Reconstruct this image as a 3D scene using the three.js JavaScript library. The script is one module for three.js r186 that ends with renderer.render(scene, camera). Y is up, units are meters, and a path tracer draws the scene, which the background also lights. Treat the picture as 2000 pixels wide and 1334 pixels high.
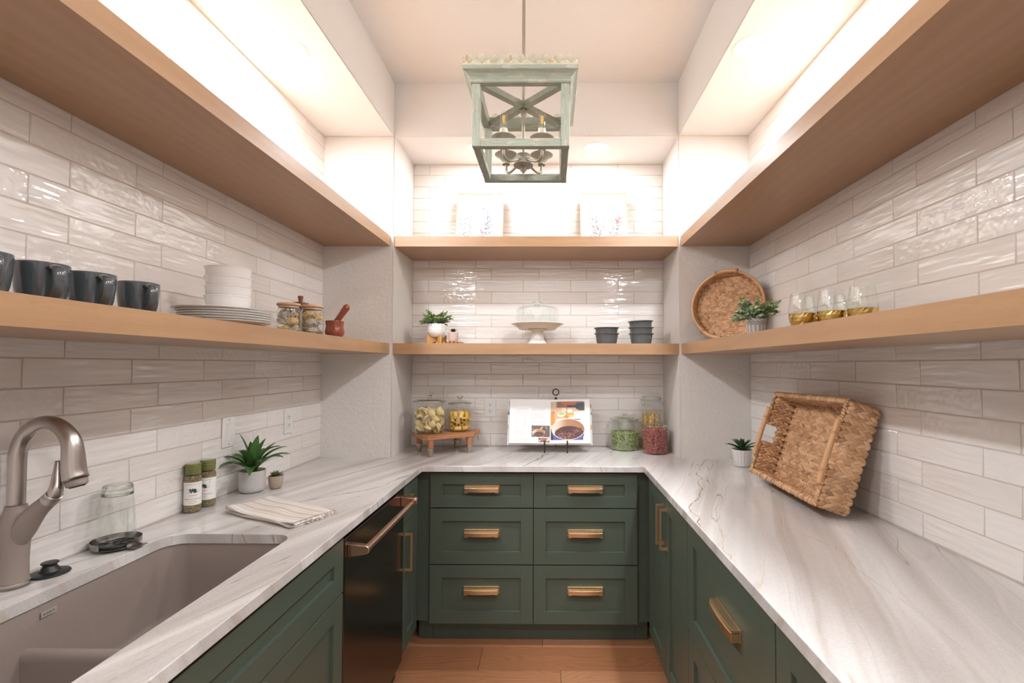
import * as THREE from 'three';
import { mergeGeometries } from 'three/addons/utils/BufferGeometryUtils.js';
import { RectAreaLightUniformsLib } from 'three/addons/lights/RectAreaLightUniformsLib.js';
import { FontLoader } from 'three/addons/loaders/FontLoader.js';

// ---------------------------------------------------------------- camera, exposure, lamps
const scene = new THREE.Scene();
scene.background = new THREE.Color(0x000000);
const camera = new THREE.PerspectiveCamera(2 * Math.atan(667 / 933.58) * 180 / Math.PI, 2000 / 1334, 0.05, 50);
camera.position.set(0, 1.4321, 3.0293);
camera.rotation.order = 'YXZ';
camera.rotation.set(0.0276, 0.0082, 0.0018);
camera.setViewOffset(2000, 1334, -67.77, -20.26, 2000, 1334);
scene.add(camera);
const renderer = new THREE.WebGLRenderer({ antialias: true });
renderer.toneMapping = THREE.LinearToneMapping;
renderer.toneMappingExposure = 1.0;
renderer.shadowMap.enabled = true;
RectAreaLightUniformsLib.init();
const LAMP = { color: new THREE.Color(0.925, 0.965, 1.01), intensity: 475, size: 0.13, glow: 3.0, hall: 22 };

// ---------------------------------------------------------------- helpers
function rng(seed) { let a = seed >>> 0; return () => { a = (a + 0x6D2B79F5) | 0; let t = Math.imul(a ^ (a >>> 15), 1 | a); t = (t + Math.imul(t ^ (t >>> 7), 61 | t)) ^ t; return ((t ^ (t >>> 14)) >>> 0) / 4294967296; }; }
const R0 = rng(7);
const rr = (a, b, R = R0) => a + (b - a) * R();
const clamp = (x, a = 0, b = 1) => Math.min(b, Math.max(a, x));
const lerp = (a, b, t) => a + (b - a) * t;
const sstep = (a, b, x) => { const t = clamp((x - a) / (b - a)); return t * t * (3 - 2 * t); };
const V2 = (x, y) => new THREE.Vector2(x, y), V3 = (x, y, z) => new THREE.Vector3(x, y, z);
const NN = 256, perm = (() => { const R = rng(99), a = new Float32Array(NN * NN); for (let i = 0; i < a.length; i++) a[i] = R() * 2 - 1; return a; })();
// value noise on a lattice that repeats every px, py cells
function vn(x, y, px = 256, py = 256) {
  let xi = Math.floor(x), yi = Math.floor(y); const fx = x - xi, fy = y - yi;
  const u = fx * fx * (3 - 2 * fx), v = fy * fy * (3 - 2 * fy);
  const x0 = ((xi % px) + px) % px, x1 = (x0 + 1) % px, y0 = ((yi % py) + py) % py, y1 = (y0 + 1) % py;
  const A = perm[(y0 & 255) * NN + (x0 & 255)], B = perm[(y0 & 255) * NN + (x1 & 255)], C = perm[(y1 & 255) * NN + (x0 & 255)], D = perm[(y1 & 255) * NN + (x1 & 255)];
  return (A + (B - A) * u) + ((C + (D - C) * u) - (A + (B - A) * u)) * v;
}
function fbm(x, y, px, py, oct = 4) { let s = 0, a = 0.5, f = 1; for (let i = 0; i < oct; i++) { s += a * vn(x * f + i * 17, y * f + i * 31, px * f, py * f); a *= 0.5; f *= 2; } return s; }
function dataTex(w, h, fn, srgb, repU, repV) {
  const d = new Uint8Array(w * h * 4);
  for (let j = 0; j < h; j++) for (let i = 0; i < w; i++) {
    const c = fn(i, j), k = (j * w + i) * 4;
    if (typeof c === 'number') { d[k] = d[k + 1] = d[k + 2] = clamp(c) * 255; } else { d[k] = clamp(c[0]) * 255; d[k + 1] = clamp(c[1]) * 255; d[k + 2] = clamp(c[2]) * 255; }
    d[k + 3] = 255;
  }
  return finishTex(new THREE.DataTexture(d, w, h), srgb, repU, repV);
}
function finishTex(t, srgb, repU, repV) {
  t.wrapS = t.wrapT = THREE.RepeatWrapping; t.magFilter = THREE.LinearFilter; t.minFilter = THREE.LinearMipmapLinearFilter;
  if (srgb) t.colorSpace = THREE.SRGBColorSpace;
  if (repU) t.repeat.set(1 / repU, 1 / (repV || repU));
  t.needsUpdate = true; return t;
}
function canvasTex(w, h, draw, srgb = true) {
  const c = document.createElement('canvas'); c.width = w; c.height = h;
  draw(c.getContext('2d'), w, h);
  const t = new THREE.CanvasTexture(c); t.magFilter = THREE.LinearFilter; if (srgb) t.colorSpace = THREE.SRGBColorSpace; return t;
}
const mix3 = (a, b, t) => [lerp(a[0], b[0], t), lerp(a[1], b[1], t), lerp(a[2], b[2], t)];
const rgb = (r, g, b) => [r / 255, g / 255, b / 255];
const css = (r, g, b) => new THREE.Color().setRGB(r / 255, g / 255, b / 255, THREE.SRGBColorSpace);
function mat(color, rough, o = {}) { return new THREE.MeshPhysicalMaterial({ color, roughness: rough, metalness: 0, ...o }); }

const names = {};
function numbered(n) { if (!(n in names)) { names[n] = 0; return n; } names[n]++; return n + '_' + String(names[n]).padStart(3, '0'); }
function shadowy(o) { o.traverse((c) => { if (c.isMesh) { c.castShadow = true; c.receiveShadow = true; } }); return o; }
function tag(o, label, category, group, kind) { if (label) o.userData.label = label; if (category) o.userData.category = category; if (group) o.userData.group = group; if (kind) o.userData.kind = kind; return o; }
function thing(name, label, category, [x, y, z] = [0, 0, 0], turn = 0, group) {
  const o = new THREE.Group(); o.name = numbered(name); scene.add(o); o.position.set(x, y, z); o.rotation.y = turn; return tag(o, label, category, group);
}
function part(name, g, m, parent, label) {
  const o = new THREE.Mesh(Array.isArray(g) ? merge(g) : g, m); o.castShadow = o.receiveShadow = true;
  const used = parent.userData.used || (Object.defineProperty(parent.userData, 'used', { value: {}, enumerable: false }), parent.userData.used);
  if (name in used) { used[name]++; o.name = name + '_' + String(used[name]).padStart(3, '0'); } else { used[name] = 0; o.name = name; }
  if (label) o.userData.label = label; parent.add(o); return o;
}
function single(name, g, m, label, category, pos = [0, 0, 0], group) { const o = new THREE.Mesh(Array.isArray(g) ? merge(g) : g, m); o.name = numbered(name); o.castShadow = o.receiveShadow = true; o.position.set(...pos); scene.add(o); return tag(o, label, category, group); }
function struct(name, g, m) { const o = single(name, g, m); o.userData.kind = 'structure'; return o; }
function copy(src, name, label, pos, turn) { const c = src.clone(); c.name = numbered(name); c.userData = { ...src.userData }; if (label) c.userData.label = label; if (pos) c.position.set(...pos); if (turn !== undefined) c.rotation.y = turn; scene.add(c); return c; }

function merge(list) {
  const out = list.map((g) => {
    const q = g.index ? g.toNonIndexed() : g.clone();
    for (const k of Object.keys(q.attributes)) if (!['position', 'normal', 'uv', 'color'].includes(k)) q.deleteAttribute(k);
    if (!q.attributes.normal) q.computeVertexNormals();
    if (!q.attributes.uv) q.setAttribute('uv', new THREE.BufferAttribute(new Float32Array(q.attributes.position.count * 2), 2));
    q.morphAttributes = {}; return q;
  });
  const anyC = out.some((g) => g.attributes.color);
  if (anyC) for (const q of out) if (!q.attributes.color) q.setAttribute('color', new THREE.BufferAttribute(new Float32Array(q.attributes.position.count * 3).fill(1), 3));
  return mergeGeometries(out, false);
}
function paint(g, c) { const n = g.attributes.position.count, a = new Float32Array(n * 3); for (let i = 0; i < n; i++) { a[3 * i] = c.r; a[3 * i + 1] = c.g; a[3 * i + 2] = c.b; } g.setAttribute('color', new THREE.BufferAttribute(a, 3)); return g; }
// box with eased edges, centred, uv in metres with u along the longest side
function cbox(w, h, d, b = 0.001, x = 0, y = 0, z = 0) {
  const S = [w / 2, h / 2, d / 2], pos = [], nor = [], uv = [], idx = [];
  const longest = w >= h && w >= d ? 0 : h >= d ? 1 : 2;
  b = Math.min(b, w / 2.2, h / 2.2, d / 2.2);
  const id = (sx, sy, sz, ax) => ((sx > 0 ? 1 : 0) + (sy > 0 ? 2 : 0) + (sz > 0 ? 4 : 0)) * 3 + ax;
  for (let c = 0; c < 8; c++) for (let ax = 0; ax < 3; ax++) {
    const s = [c & 1 ? 1 : -1, c & 2 ? 1 : -1, c & 4 ? 1 : -1];
    const p = [0, 1, 2].map((k) => s[k] * (S[k] - (k === ax ? 0 : b)));
    pos.push(p[0] + x, p[1] + y, p[2] + z); nor.push(ax === 0 ? s[0] : 0, ax === 1 ? s[1] : 0, ax === 2 ? s[2] : 0);
    const oth = [0, 1, 2].filter((k) => k !== ax); const uax = oth.includes(longest) ? longest : oth[0], vax = oth.find((k) => k !== uax);
    uv.push([p[0] + x, p[1] + y, p[2] + z][uax], [p[0] + x, p[1] + y, p[2] + z][vax]);
  }
  const P = (i) => V3(pos[3 * i], pos[3 * i + 1], pos[3 * i + 2]), C = V3(x, y, z);
  const tri = (a, q, c) => { const n = P(q).sub(P(a)).cross(P(c).sub(P(a))); const m = P(a).add(P(q)).add(P(c)).multiplyScalar(1 / 3).sub(C); if (n.dot(m) < 0) idx.push(a, c, q); else idx.push(a, q, c); };
  const quad = (a, q, c, e) => { tri(a, q, c); tri(a, c, e); };
  for (let ax = 0; ax < 3; ax++) { const [u, v] = [0, 1, 2].filter((k) => k !== ax); for (const s of [-1, 1]) { const f = (p, q) => { const t = [0, 0, 0]; t[ax] = s; t[u] = p; t[v] = q; return id(...t, ax); }; quad(f(-1, -1), f(1, -1), f(1, 1), f(-1, 1)); } }
  for (let ax = 0; ax < 3; ax++) { const [u, v] = [0, 1, 2].filter((k) => k !== ax); for (const p of [-1, 1]) for (const q of [-1, 1]) { const f = (t, k) => { const c = [0, 0, 0]; c[ax] = t; c[u] = p; c[v] = q; return id(...c, k); }; quad(f(-1, u), f(1, u), f(1, v), f(-1, v)); } }
  for (let c = 0; c < 8; c++) tri(c * 3, c * 3 + 1, c * 3 + 2);
  const g = new THREE.BufferGeometry();
  g.setAttribute('position', new THREE.Float32BufferAttribute(pos, 3)); g.setAttribute('normal', new THREE.Float32BufferAttribute(nor, 3)); g.setAttribute('uv', new THREE.Float32BufferAttribute(uv, 2)); g.setIndex(idx);
  return g;
}
const span = (x0, x1, y0, y1, z0, z1, b) => cbox(x1 - x0, y1 - y0, z1 - z0, b, (x0 + x1) / 2, (y0 + y1) / 2, (z0 + z1) / 2);
// turned profile; v runs by length along the profile
function lathe(pts, seg = 40) { const g = new THREE.LatheGeometry(pts.map((p) => V2(p[0], p[1])), seg), n = pts.length, L = [0]; for (let k = 1; k < n; k++) L.push(L[k - 1] + Math.hypot(pts[k][0] - pts[k - 1][0], pts[k][1] - pts[k - 1][1])); const u = g.attributes.uv; for (let i = 0; i < u.count; i++) u.setY(i, L[i % n] / L[n - 1]); return g; }
// glass wall: the outside profile and the same again inside
const shellOf = (pts, t, seg) => lathe([...pts, ...pts.slice().reverse().map(([r, y], k, a) => [Math.max(0, r - (r > 0 ? t : 0)), y + (r < 0.001 || (k === a.length - 2 && a[k + 1] && a[k + 1][0] < 0.001) ? t * 1.5 : 0)])], seg);
const tube = (pts, r, seg = 32, rad = 10, closed = false) => new THREE.TubeGeometry(new THREE.CatmullRomCurve3(pts.map((p) => V3(...p)), closed), seg, r, rad, closed);
const cyl = (r0, r1, h, seg = 24) => new THREE.CylinderGeometry(r0, r1, h, seg);
const tr = (g, x, y, z) => g.translate(x, y, z);
// tube with a radius that changes along its curve
function taperTube(pts, rad, seg = 40, around = 16, caps = true) {
  const c = new THREE.CatmullRomCurve3(pts.map((p) => V3(...p)), false, 'centripetal'), fr = c.computeFrenetFrames(seg, false), pos = [], uv = [], idx = [];
  const L = c.getLength();
  for (let i = 0; i <= seg; i++) { const p = c.getPointAt(i / seg), r = rad(i / seg); for (let j = 0; j <= around; j++) { const a = j / around * Math.PI * 2; const n = fr.normals[i].clone().multiplyScalar(Math.cos(a)).addScaledVector(fr.binormals[i], Math.sin(a)); pos.push(p.x + n.x * r, p.y + n.y * r, p.z + n.z * r); uv.push(i / seg * L, j / around); } }
  const w = around + 1;
  for (let i = 0; i < seg; i++) for (let j = 0; j < around; j++) { const a = i * w + j; idx.push(a, a + 1, a + w, a + 1, a + w + 1, a + w); }
  if (caps) for (const e of [0, seg]) { const p = c.getPointAt(e / seg), k = pos.length / 3; pos.push(p.x, p.y, p.z); uv.push(0, 0); for (let j = 0; j < around; j++) e ? idx.push(e * w + j, e * w + j + 1, k) : idx.push(e * w + j + 1, e * w + j, k); }
  const g = new THREE.BufferGeometry(); g.setAttribute('position', new THREE.Float32BufferAttribute(pos, 3)); g.setAttribute('uv', new THREE.Float32BufferAttribute(uv, 2)); g.setIndex(idx); g.computeVertexNormals(); return g;
}
function extrude(shape, depth, bevel = 0.001, seg = 12, bs = 2) { return new THREE.ExtrudeGeometry(shape, { depth: depth - 2 * bevel, bevelEnabled: bevel > 0, bevelThickness: bevel, bevelSize: bevel, bevelOffset: -bevel, bevelSegments: bs, curveSegments: seg }).translate(0, 0, bevel); }
function rrect(x0, x1, y0, y1, r, P = THREE.Shape) { const s = new P(); s.moveTo(x0 + r, y0); s.lineTo(x1 - r, y0); s.absarc(x1 - r, y0 + r, r, -Math.PI / 2, 0); s.lineTo(x1, y1 - r); s.absarc(x1 - r, y1 - r, r, 0, Math.PI / 2); s.lineTo(x0 + r, y1); s.absarc(x0 + r, y1 - r, r, Math.PI / 2, Math.PI); s.lineTo(x0, y0 + r); s.absarc(x0 + r, y0 + r, r, Math.PI, Math.PI * 1.5); return s; }

// ---------------------------------------------------------------- room dimensions (metres)
const XL = -1.274, XR = 1.1026, ZC = 0.379, XCL = -0.8815, XCR = 0.7138, YS = 2.717, YT = 3.019, YC = 0.92, ZR = 4.3;
const S2 = [2.095, 2.153], S1 = [1.494, 1.552];
// ---------------------------------------------------------------- surface materials
const plasterBump = dataTex(512, 512, (i, j) => { const x = i / 512, y = j / 512; return 0.5 + 0.55 * fbm(x * 40, y * 40, 40, 40, 3) + 0.12 * vn(x * 160, y * 160, 160, 160); }, false, 0.55);
const M = {};
M.wallPaint = mat(css(228, 223, 218), 0.75, { bumpMap: plasterBump, bumpScale: 0.0022 });
M.ceilPaint = mat(css(233, 232, 231), 0.85, { bumpMap: plasterBump, bumpScale: 0.0014 });
// glazed tile relief: long ripples from the press, pits and runs of the glaze
const tileBump = dataTex(1536, 1024, (i, j) => {
  const x = i / 1536, y = j / 1024;                              // 0.906 m by 0.6 m: three tiles by five
  const cell = perm[Math.floor(x * 3) + 256 * Math.floor(y * 5) + 7], kind = 0.5 + 0.5 * cell;   // each tile was pressed and glazed in its own way
  const yy = y * 44 + 0.55 * fbm(x * 7, y * 12, 7, 12, 2);
  const ripple = 0.7 * vn(x * 7, yy, 7, 44) + 0.3 * vn(x * 16 + 5, yy * 2, 16, 88);
  const lumps = 0.65 * vn(x * 46 + 0.8 * vn(x * 20, y * 20, 20, 20), y * 34, 46, 34) + 0.35 * vn(x * 95, y * 70, 95, 70);
  return 0.5 + 0.34 * ripple * (1.15 - 0.75 * kind) + 0.27 * lumps * sstep(0.45, 0.95, kind);
}, false, 0.906, 0.6);
const tileTone = [css(232, 226, 221), css(229, 222, 216), css(234, 229, 225)];
M.tiles = tileTone.map((c) => mat(c, 0.02, { bumpMap: tileBump, bumpScale: 0.0041, ior: 1.72 }));
M.grout = mat(css(200, 188, 178), 0.9);
// shelf wood: alder with a fine straight grain
function woodTex(a, b, c, sx, sy, seed, w = 1024, h = 512) {
  return dataTex(w, h, (i, j) => {
    const x = i / w, y = j / h;
    const warp = 0.9 * fbm(x * 3 + seed, y * 5 + seed, 3, 5, 3);
    const rings = 0.5 + 0.5 * Math.sin((y * 9 + warp) * Math.PI * 2);
    const fine = 0.5 + 0.5 * vn(x * 24, y * 230 + seed, 24, 256) * 0.9;
    const pore = vn(x * 60, y * 250, 60, 256) > 0.62 ? 1 : 0;
    return mix3(mix3(a, b, clamp(0.55 * rings + 0.45 * fine)), c, clamp(0.22 * pore + 0.25 * clamp(fbm(x * 5, y * 3, 5, 3, 3) * 1.3)));
  }, true, sx, sy);
}
M.shelf = mat(0xffffff, 0.36, { clearcoat: 0.35, clearcoatRoughness: 0.32, map: woodTex(rgb(180, 142, 105), rgb(171, 132, 96), rgb(158, 118, 84), 1.3, 0.45, 1) });
M.acacia = mat(0xffffff, 0.45, { map: woodTex(rgb(194, 138, 98), rgb(164, 108, 72), rgb(126, 80, 52), 0.4, 0.16, 4, 512, 256) });
M.bamboo = mat(0xffffff, 0.5, { map: woodTex(rgb(214, 164, 100), rgb(198, 146, 84), rgb(180, 126, 70), 0.2, 0.08, 6, 256, 128) });
M.paleWood = mat(0xffffff, 0.5, { map: woodTex(rgb(212, 170, 134), rgb(196, 150, 114), rgb(178, 130, 96), 0.15, 0.1, 8, 256, 128) });
M.darkWood = mat(css(120, 70, 46), 0.4);
M.redWood = mat(0xffffff, 0.28, { map: woodTex(rgb(156, 84, 56), rgb(132, 66, 44), rgb(104, 48, 34), 0.12, 0.06, 9, 256, 128) });
// oak floor boards: cathedral grain, a tone for each board
M.oak = [[168, 116, 80], [158, 106, 72], [176, 124, 88], [150, 100, 68]].map((c, k) => {
  const t = dataTex(1024, 256, (i, j) => {
    const x = i / 1024, y = j / 256;
    const cath = fbm(x * 3 + k * 7, y * 2 + k * 3, 3, 2, 3) * 2.2;
    const ring = Math.pow(0.5 + 0.5 * Math.sin((y * 11 + cath * 2.6) * Math.PI * 2), 2);
    const pore = vn(x * 70, y * 90, 70, 90) > 0.35 ? vn(x * 150, y * 120, 150, 120) * 0.5 + 0.5 : 0;
    const base = mix3(rgb(c[0], c[1], c[2]), rgb(c[0] - 30, c[1] - 30, c[2] - 26), ring * 0.38);
    return mix3(base, rgb(c[0] + 26, c[1] + 18, c[2] + 10), 0.35 * pore);
  }, true, 1.6, 0.21);
  return mat(0xffffff, 0.5, { map: t });
});
// quartzite slab, drawn over the slab's own metres (x -1.3..1.2, z 0..2.9)
const veins = [
  { w: 0.006, d: 1.2, c: rgb(112, 88, 74), p: [[-0.95, 1.25], [-0.861, 1.173], [-0.82, 1.13], [-0.776, 1.09], [-0.745, 1.06], [-0.719, 1.016], [-0.695, 0.94], [-0.679, 0.871], [-0.645, 0.80], [-0.62, 0.7]] },
  { w: 0.003, d: 0.45, c: rgb(160, 138, 118), p: [[-1.12, 1.32], [-1.073, 1.079], [-1.045, 0.969], [-1.023, 0.827], [-0.998, 0.663], [-0.96, 0.5], [-0.92, 0.38]] },
  { w: 0.0048, d: 0.9, c: rgb(138, 112, 84), p: [[0.86, 0.40], [0.792, 0.535], [0.74, 0.64], [0.695, 0.747], [0.68, 0.84], [0.642, 0.943], [0.638, 1.02], [0.617, 1.069], [0.573, 1.167], [0.511, 1.262], [0.50, 1.33], [0.493, 1.424], [0.47, 1.5]] },
  { w: 0.0044, d: 0.65, c: rgb(184, 152, 120), p: [[0.84, 0.7], [0.787, 0.847], [0.765, 0.95], [0.732, 1.027], [0.653, 1.179], [0.60, 1.30], [0.575, 1.38], [0.538, 1.499], [0.51, 1.60], [0.486, 1.687], [0.477, 1.757], [0.46, 1.85]] },
  { w: 0.0062, d: 1.3, c: rgb(78, 66, 60), p: [[0.13, 0.0], [0.07, 0.14], [0.035, 0.233], [-0.02, 0.275], [-0.044, 0.313], [-0.06, 0.40], [-0.082, 0.458], [-0.118, 0.564], [-0.14, 0.62], [-0.16, 0.70]] },
  { w: 0.003, d: 0.5, c: rgb(176, 146, 116), p: [[0.70, 1.35], [0.762, 1.542], [0.79, 1.62], [0.805, 1.701], [0.78, 1.80], [0.765, 2.024], [0.72, 2.3]] },
  { w: 0.003, d: 0.45, c: rgb(150, 130, 116), p: [[0.30, 0.05], [0.24, 0.22], [0.20, 0.36], [0.13, 0.52], [0.10, 0.66]] },
  { w: 0.003, d: 0.45, c: rgb(150, 130, 116), p: [[-0.36, 0.1], [-0.42, 0.3], [-0.46, 0.44], [-0.53, 0.62]] },
  { w: 0.003, d: 0.5, c: rgb(150, 124, 104), p: [[-0.70, 1.30], [-0.74, 1.42], [-0.80, 1.58], [-0.83, 1.75], [-0.78, 1.9]] },
];
M.stone = (() => {
  const W = 2048, H = 2048, SX = 2.5, SZ = 2.9, X0 = -1.3, ca = -0.36, sa = 0.933;
  const col = new Float32Array(W * H * 3);
  for (let j = 0; j < H; j++) for (let i = 0; i < W; i++) {
    const x = X0 + i / W * SX, z = (1 - j / H) * SZ;
    const s = x * ca + z * sa + 5, t = -x * sa * -1 + z * ca * -1 + 5;   // along and across the flow
    const w1 = 0.026 * fbm(s * 2.0, t * 2.6, 256, 256, 3), w2 = 0.006 * vn(s * 9, t * 16);
    const S = s + w1, T = t + w1 * 0.8 + w2;
    const cloud = fbm(S * 0.95, T * 10, 256, 256, 4), band = fbm(S * 0.5 + 40, T * 22 + 9, 256, 256, 3);
    let c = mix3(rgb(199, 194, 190), rgb(229, 226, 223), clamp(0.5 + 1.2 * cloud));
    c = mix3(c, rgb(176, 165, 157), clamp(0.4 * sstep(0.0, 0.5, band)));
    const r1 = Math.abs(fbm(S * 0.5 + 11, T * 11 + 3, 256, 256, 4)), r2 = Math.abs(fbm(S * 0.6 + 70, T * 14 + 30, 256, 256, 3)), brk = 0.5 + 0.5 * vn(S * 3 + 8, T * 3);
    c = mix3(c, rgb(146, 124, 108), 0.85 * brk * (1 - sstep(0.0, 0.011, r1)));
    c = mix3(c, rgb(182, 162, 142), 0.5 * (1 - brk) * (1 - sstep(0.0, 0.013, r2)));
    c = mix3(c, rgb(240, 236, 232), 0.25 * (1 - sstep(0.0, 0.02, Math.abs(fbm(S * 0.5 + 120, T * 7 + 60, 256, 256, 3)))));
    const sp = 0.02 * vn(i * 0.45, j * 0.45); const k = (j * W + i) * 3; col[k] = c[0] + sp; col[k + 1] = c[1] + sp; col[k + 2] = c[2] + sp;
  }
  const R = rng(31);
  for (const v of veins) {
    const cv = new THREE.SplineCurve(v.p.map((p) => V2(p[0], p[1]))), n = Math.round(cv.getLength() * 900);
    for (let q = 0; q <= n; q++) {
      const p = cv.getPoint(q / n), jx = 0.0022 * vn(q * 0.10, 3.3) + 0.009 * vn(q * 0.02, 7.7), px = (p.x + jx - X0) / SX * W, pz = (1 - (p.y + jx * 0.4) / SZ) * H;
      const wd = v.w * (0.3 + 0.7 * (0.5 + 0.5 * vn(q * 0.05, v.w * 9000)) ) * W / SX * 0.5, st = v.d * (0.45 + 0.55 * (0.5 + 0.5 * vn(q * 0.03, 50)));
      const rad = Math.ceil(wd * 2.4);
      for (let b = -rad; b <= rad; b++) for (let a = -rad; a <= rad; a++) {
        const ix = Math.round(px) + a, iz = Math.round(pz) + b; if (ix < 0 || iz < 0 || ix >= W || iz >= H) continue;
        const dd = Math.hypot(ix - px, iz - pz), f = st * 0.5 * (1 - sstep(wd * 0.5, wd * 1.6, dd)); if (f <= 0) continue;
        const k = (iz * W + ix) * 3; for (let m = 0; m < 3; m++) col[k + m] = lerp(col[k + m], v.c[m], f);
      }
    }
  }
  const t = dataTex(W, H, (i, j) => { const k = (j * W + i) * 3; return [col[k], col[k + 1], col[k + 2]]; }, true);
  t.repeat.set(1 / SX, 1 / SZ); t.offset.set(-X0 / SX, 1);
  return mat(0xffffff, 0.16, { map: t, ior: 1.5 });
})();
M.green = mat(css(78, 89, 77), 0.38);
M.toe = M.green;
M.bronze = mat(css(226, 199, 160), 0.34, { metalness: 1 });
M.copper = mat(css(226, 190, 170), 0.26, { metalness: 1 });
M.copperBand = mat(css(190, 116, 88), 0.25, { metalness: 1 });
M.blackSteel = mat(css(96, 89, 84), 0.21, { metalness: 0.95 });
M.brushed = mat(css(190, 183, 178), 0.3, { metalness: 1 });
M.nickel = mat(css(190, 178, 160), 0.2, { metalness: 1 });
M.iron = mat(css(66, 58, 50), 0.42, { metalness: 0.6 });
M.granite = (() => { const R = rng(5); return mat(0xffffff, 0.55, { map: dataTex(512, 512, () => { const s = R(), k = s > 0.992 ? 26 : s < 0.05 ? -8 : (R() - 0.5) * 8; return rgb(146 + k, 132 + k, 124 + k); }, true, 0.35) }); })();
M.taupe = mat(css(150, 136, 128), 0.5);
M.black = mat(css(34, 34, 36), 0.4);
M.glass = mat(css(252.8, 254, 253.4), 0.0, { transmission: 1, thickness: 0, ior: 1.52 });
M.glassSolid = mat(0xfbfefc, 0.0, { transmission: 1, thickness: 0.02, ior: 1.48 });
M.whiteGloss = mat(css(236, 232, 228), 0.18);
M.whiteMatte = mat(css(226, 222, 217), 0.6);
M.plastic = mat(css(232, 229, 226), 0.3);
M.slot = mat(css(40, 38, 36), 0.6);
M.slate = mat(css(74, 81, 86), 0.14, { clearcoat: 0.6, clearcoatRoughness: 0.05 });
M.greyBowl = mat(css(90, 94, 96), 0.24);
M.soil = mat(css(92, 72, 56), 0.95);
const leafMat = (r, g, b, rough = 0.42) => mat(css(r, g, b), rough, { side: THREE.DoubleSide });
M.leaf = leafMat(74, 114, 58, 0.32); M.leafDark = leafMat(62, 92, 56, 0.42);
M.paper = mat(css(236, 233, 230), 0.7);

// ---------------------------------------------------------------- structure
struct('floor', span(XL - 0.1, XR + 0.1, -0.12, -0.012, 0, ZR + 0.1, 0.001), mat(css(90, 62, 44), 0.8));
const floorO = scene.getObjectByName('floor');
{ const R = rng(12); const rowsZ = [0.37, 0.560, 0.748, 0.936, 1.124, 1.312, 1.50, 1.688, 1.876, 2.064, 2.252, 2.44, 2.628, 2.816, 3.004, 3.192, 3.38, 3.568, 3.756, 3.944, 4.132, 4.32];
  const ends = [[-0.04, 1.0], [-0.34, 0.9], [-0.9, 0.05, 0.8], [-0.35, 0.7]];
  for (let k = 0; k < rowsZ.length - 1; k++) {
    const e = k < ends.length ? ends[k] : [rr(-0.9, -0.3, R), rr(0.2, 0.9, R)]; let xs = [XL, ...e, XR];
    for (let q = 0; q < xs.length - 1; q++) { if (xs[q + 1] - xs[q] < 0.03) continue; const g = span(xs[q] + 0.0006, xs[q + 1] - 0.0006, -0.012, 0, rowsZ[k] + 0.0006, rowsZ[k + 1] - 0.0006, 0.0012); const uv = g.attributes.uv, ou = R() * 1.6, ov = R(); for (let m = 0; m < uv.count; m++) uv.setXY(m, uv.getX(m) + ou, uv.getY(m) + ov); part('plank', g, M.oak[(k * 3 + q * 2 + (k > 2 ? 1 : 0)) % 4], floorO); }
  } }
// walls carry a grout bed and one mesh for each tile
function tileGeo(w, h, ou, ov) {
  const b = 0.0022, t = 0.0035, pos = [], nor = [], uv = [], idx = [];
  const ring = (ins, z, nz) => { const x = w / 2 - ins, y = h / 2 - ins; for (const [sx, sy] of [[-1, -1], [1, -1], [1, 1], [-1, 1]]) { pos.push(sx * x, sy * y, z); const l = Math.hypot(1 - nz, 1 - nz, nz); nor.push(sx * (1 - nz) / l, sy * (1 - nz) / l, nz / l); uv.push(sx * x + ou, sy * y + ov); } };
  ring(b, t, 1); ring(0.0007, t - 0.0012, 0.45); ring(0, -0.001, 0.1);
  idx.push(0, 1, 2, 0, 2, 3); for (const o of [0, 4]) for (let k = 0; k < 4; k++) { const a = o + k, c = o + (k + 1) % 4; idx.push(a + 4, c + 4, c, a + 4, c, a); }
  const g = new THREE.BufferGeometry(); g.setAttribute('position', new THREE.Float32BufferAttribute(pos, 3)); g.setAttribute('normal', new THREE.Float32BufferAttribute(nor, 3)); g.setAttribute('uv', new THREE.Float32BufferAttribute(uv, 2)); g.setIndex(idx); return g;
}
const TP = 0.302, RP = 0.075, TY = 1.4482, GR = 0.0022, tileCache = {};
function tileWall(wall, a0, a1, y0, y1, joint, place, seed) {
  const R = rng(seed);
  for (let n = Math.floor((y0 - TY) / RP); n <= Math.ceil((y1 - TY) / RP); n++) {
    const ya = Math.max(y0, TY + n * RP), yb = Math.min(y1, TY + (n + 1) * RP); if (yb - ya < 0.008) continue;
    const off = joint + (n & 1 ? 0.1 : 0);
    for (let k = Math.floor((a0 - off) / TP); k <= Math.ceil((a1 - off) / TP); k++) {
      const xa = Math.max(a0, off + k * TP), xb = Math.min(a1, off + (k + 1) * TP); if (xb - xa < 0.008) continue;
      const w = xb - xa - GR, h = yb - ya - GR, vr = Math.floor(R() * 14), key = w.toFixed(4) + '|' + h.toFixed(4) + '|' + vr;
      const g = tileCache[key] || (tileCache[key] = tileGeo(w, h, (vr % 3) * 0.302 + 0.15, Math.floor(vr / 3) * 0.12 + 0.06));
      const m = part('tile', g, M.tiles[Math.floor(R() * 3)], wall); place(m, (xa + xb) / 2, (ya + yb) / 2);
    }
  }
}
const HID = 0.003;                                             // grout sits this far behind the tile face
const wallBack = struct('wall_back', span(XCL - 0.02, XCR + 0.02, 0, YT, -0.14, -HID + 0.0015, 0.0005), M.grout);
tileWall(wallBack, XCL, XCR, YC, YS, -0.175, (m, a, y) => m.position.set(a, y, -0.0035), 101);
const wallLeft = struct('wall_left', span(XL - 0.14, XL - HID + 0.0015, 0, YT, 0, ZR, 0.0005), M.grout);
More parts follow.
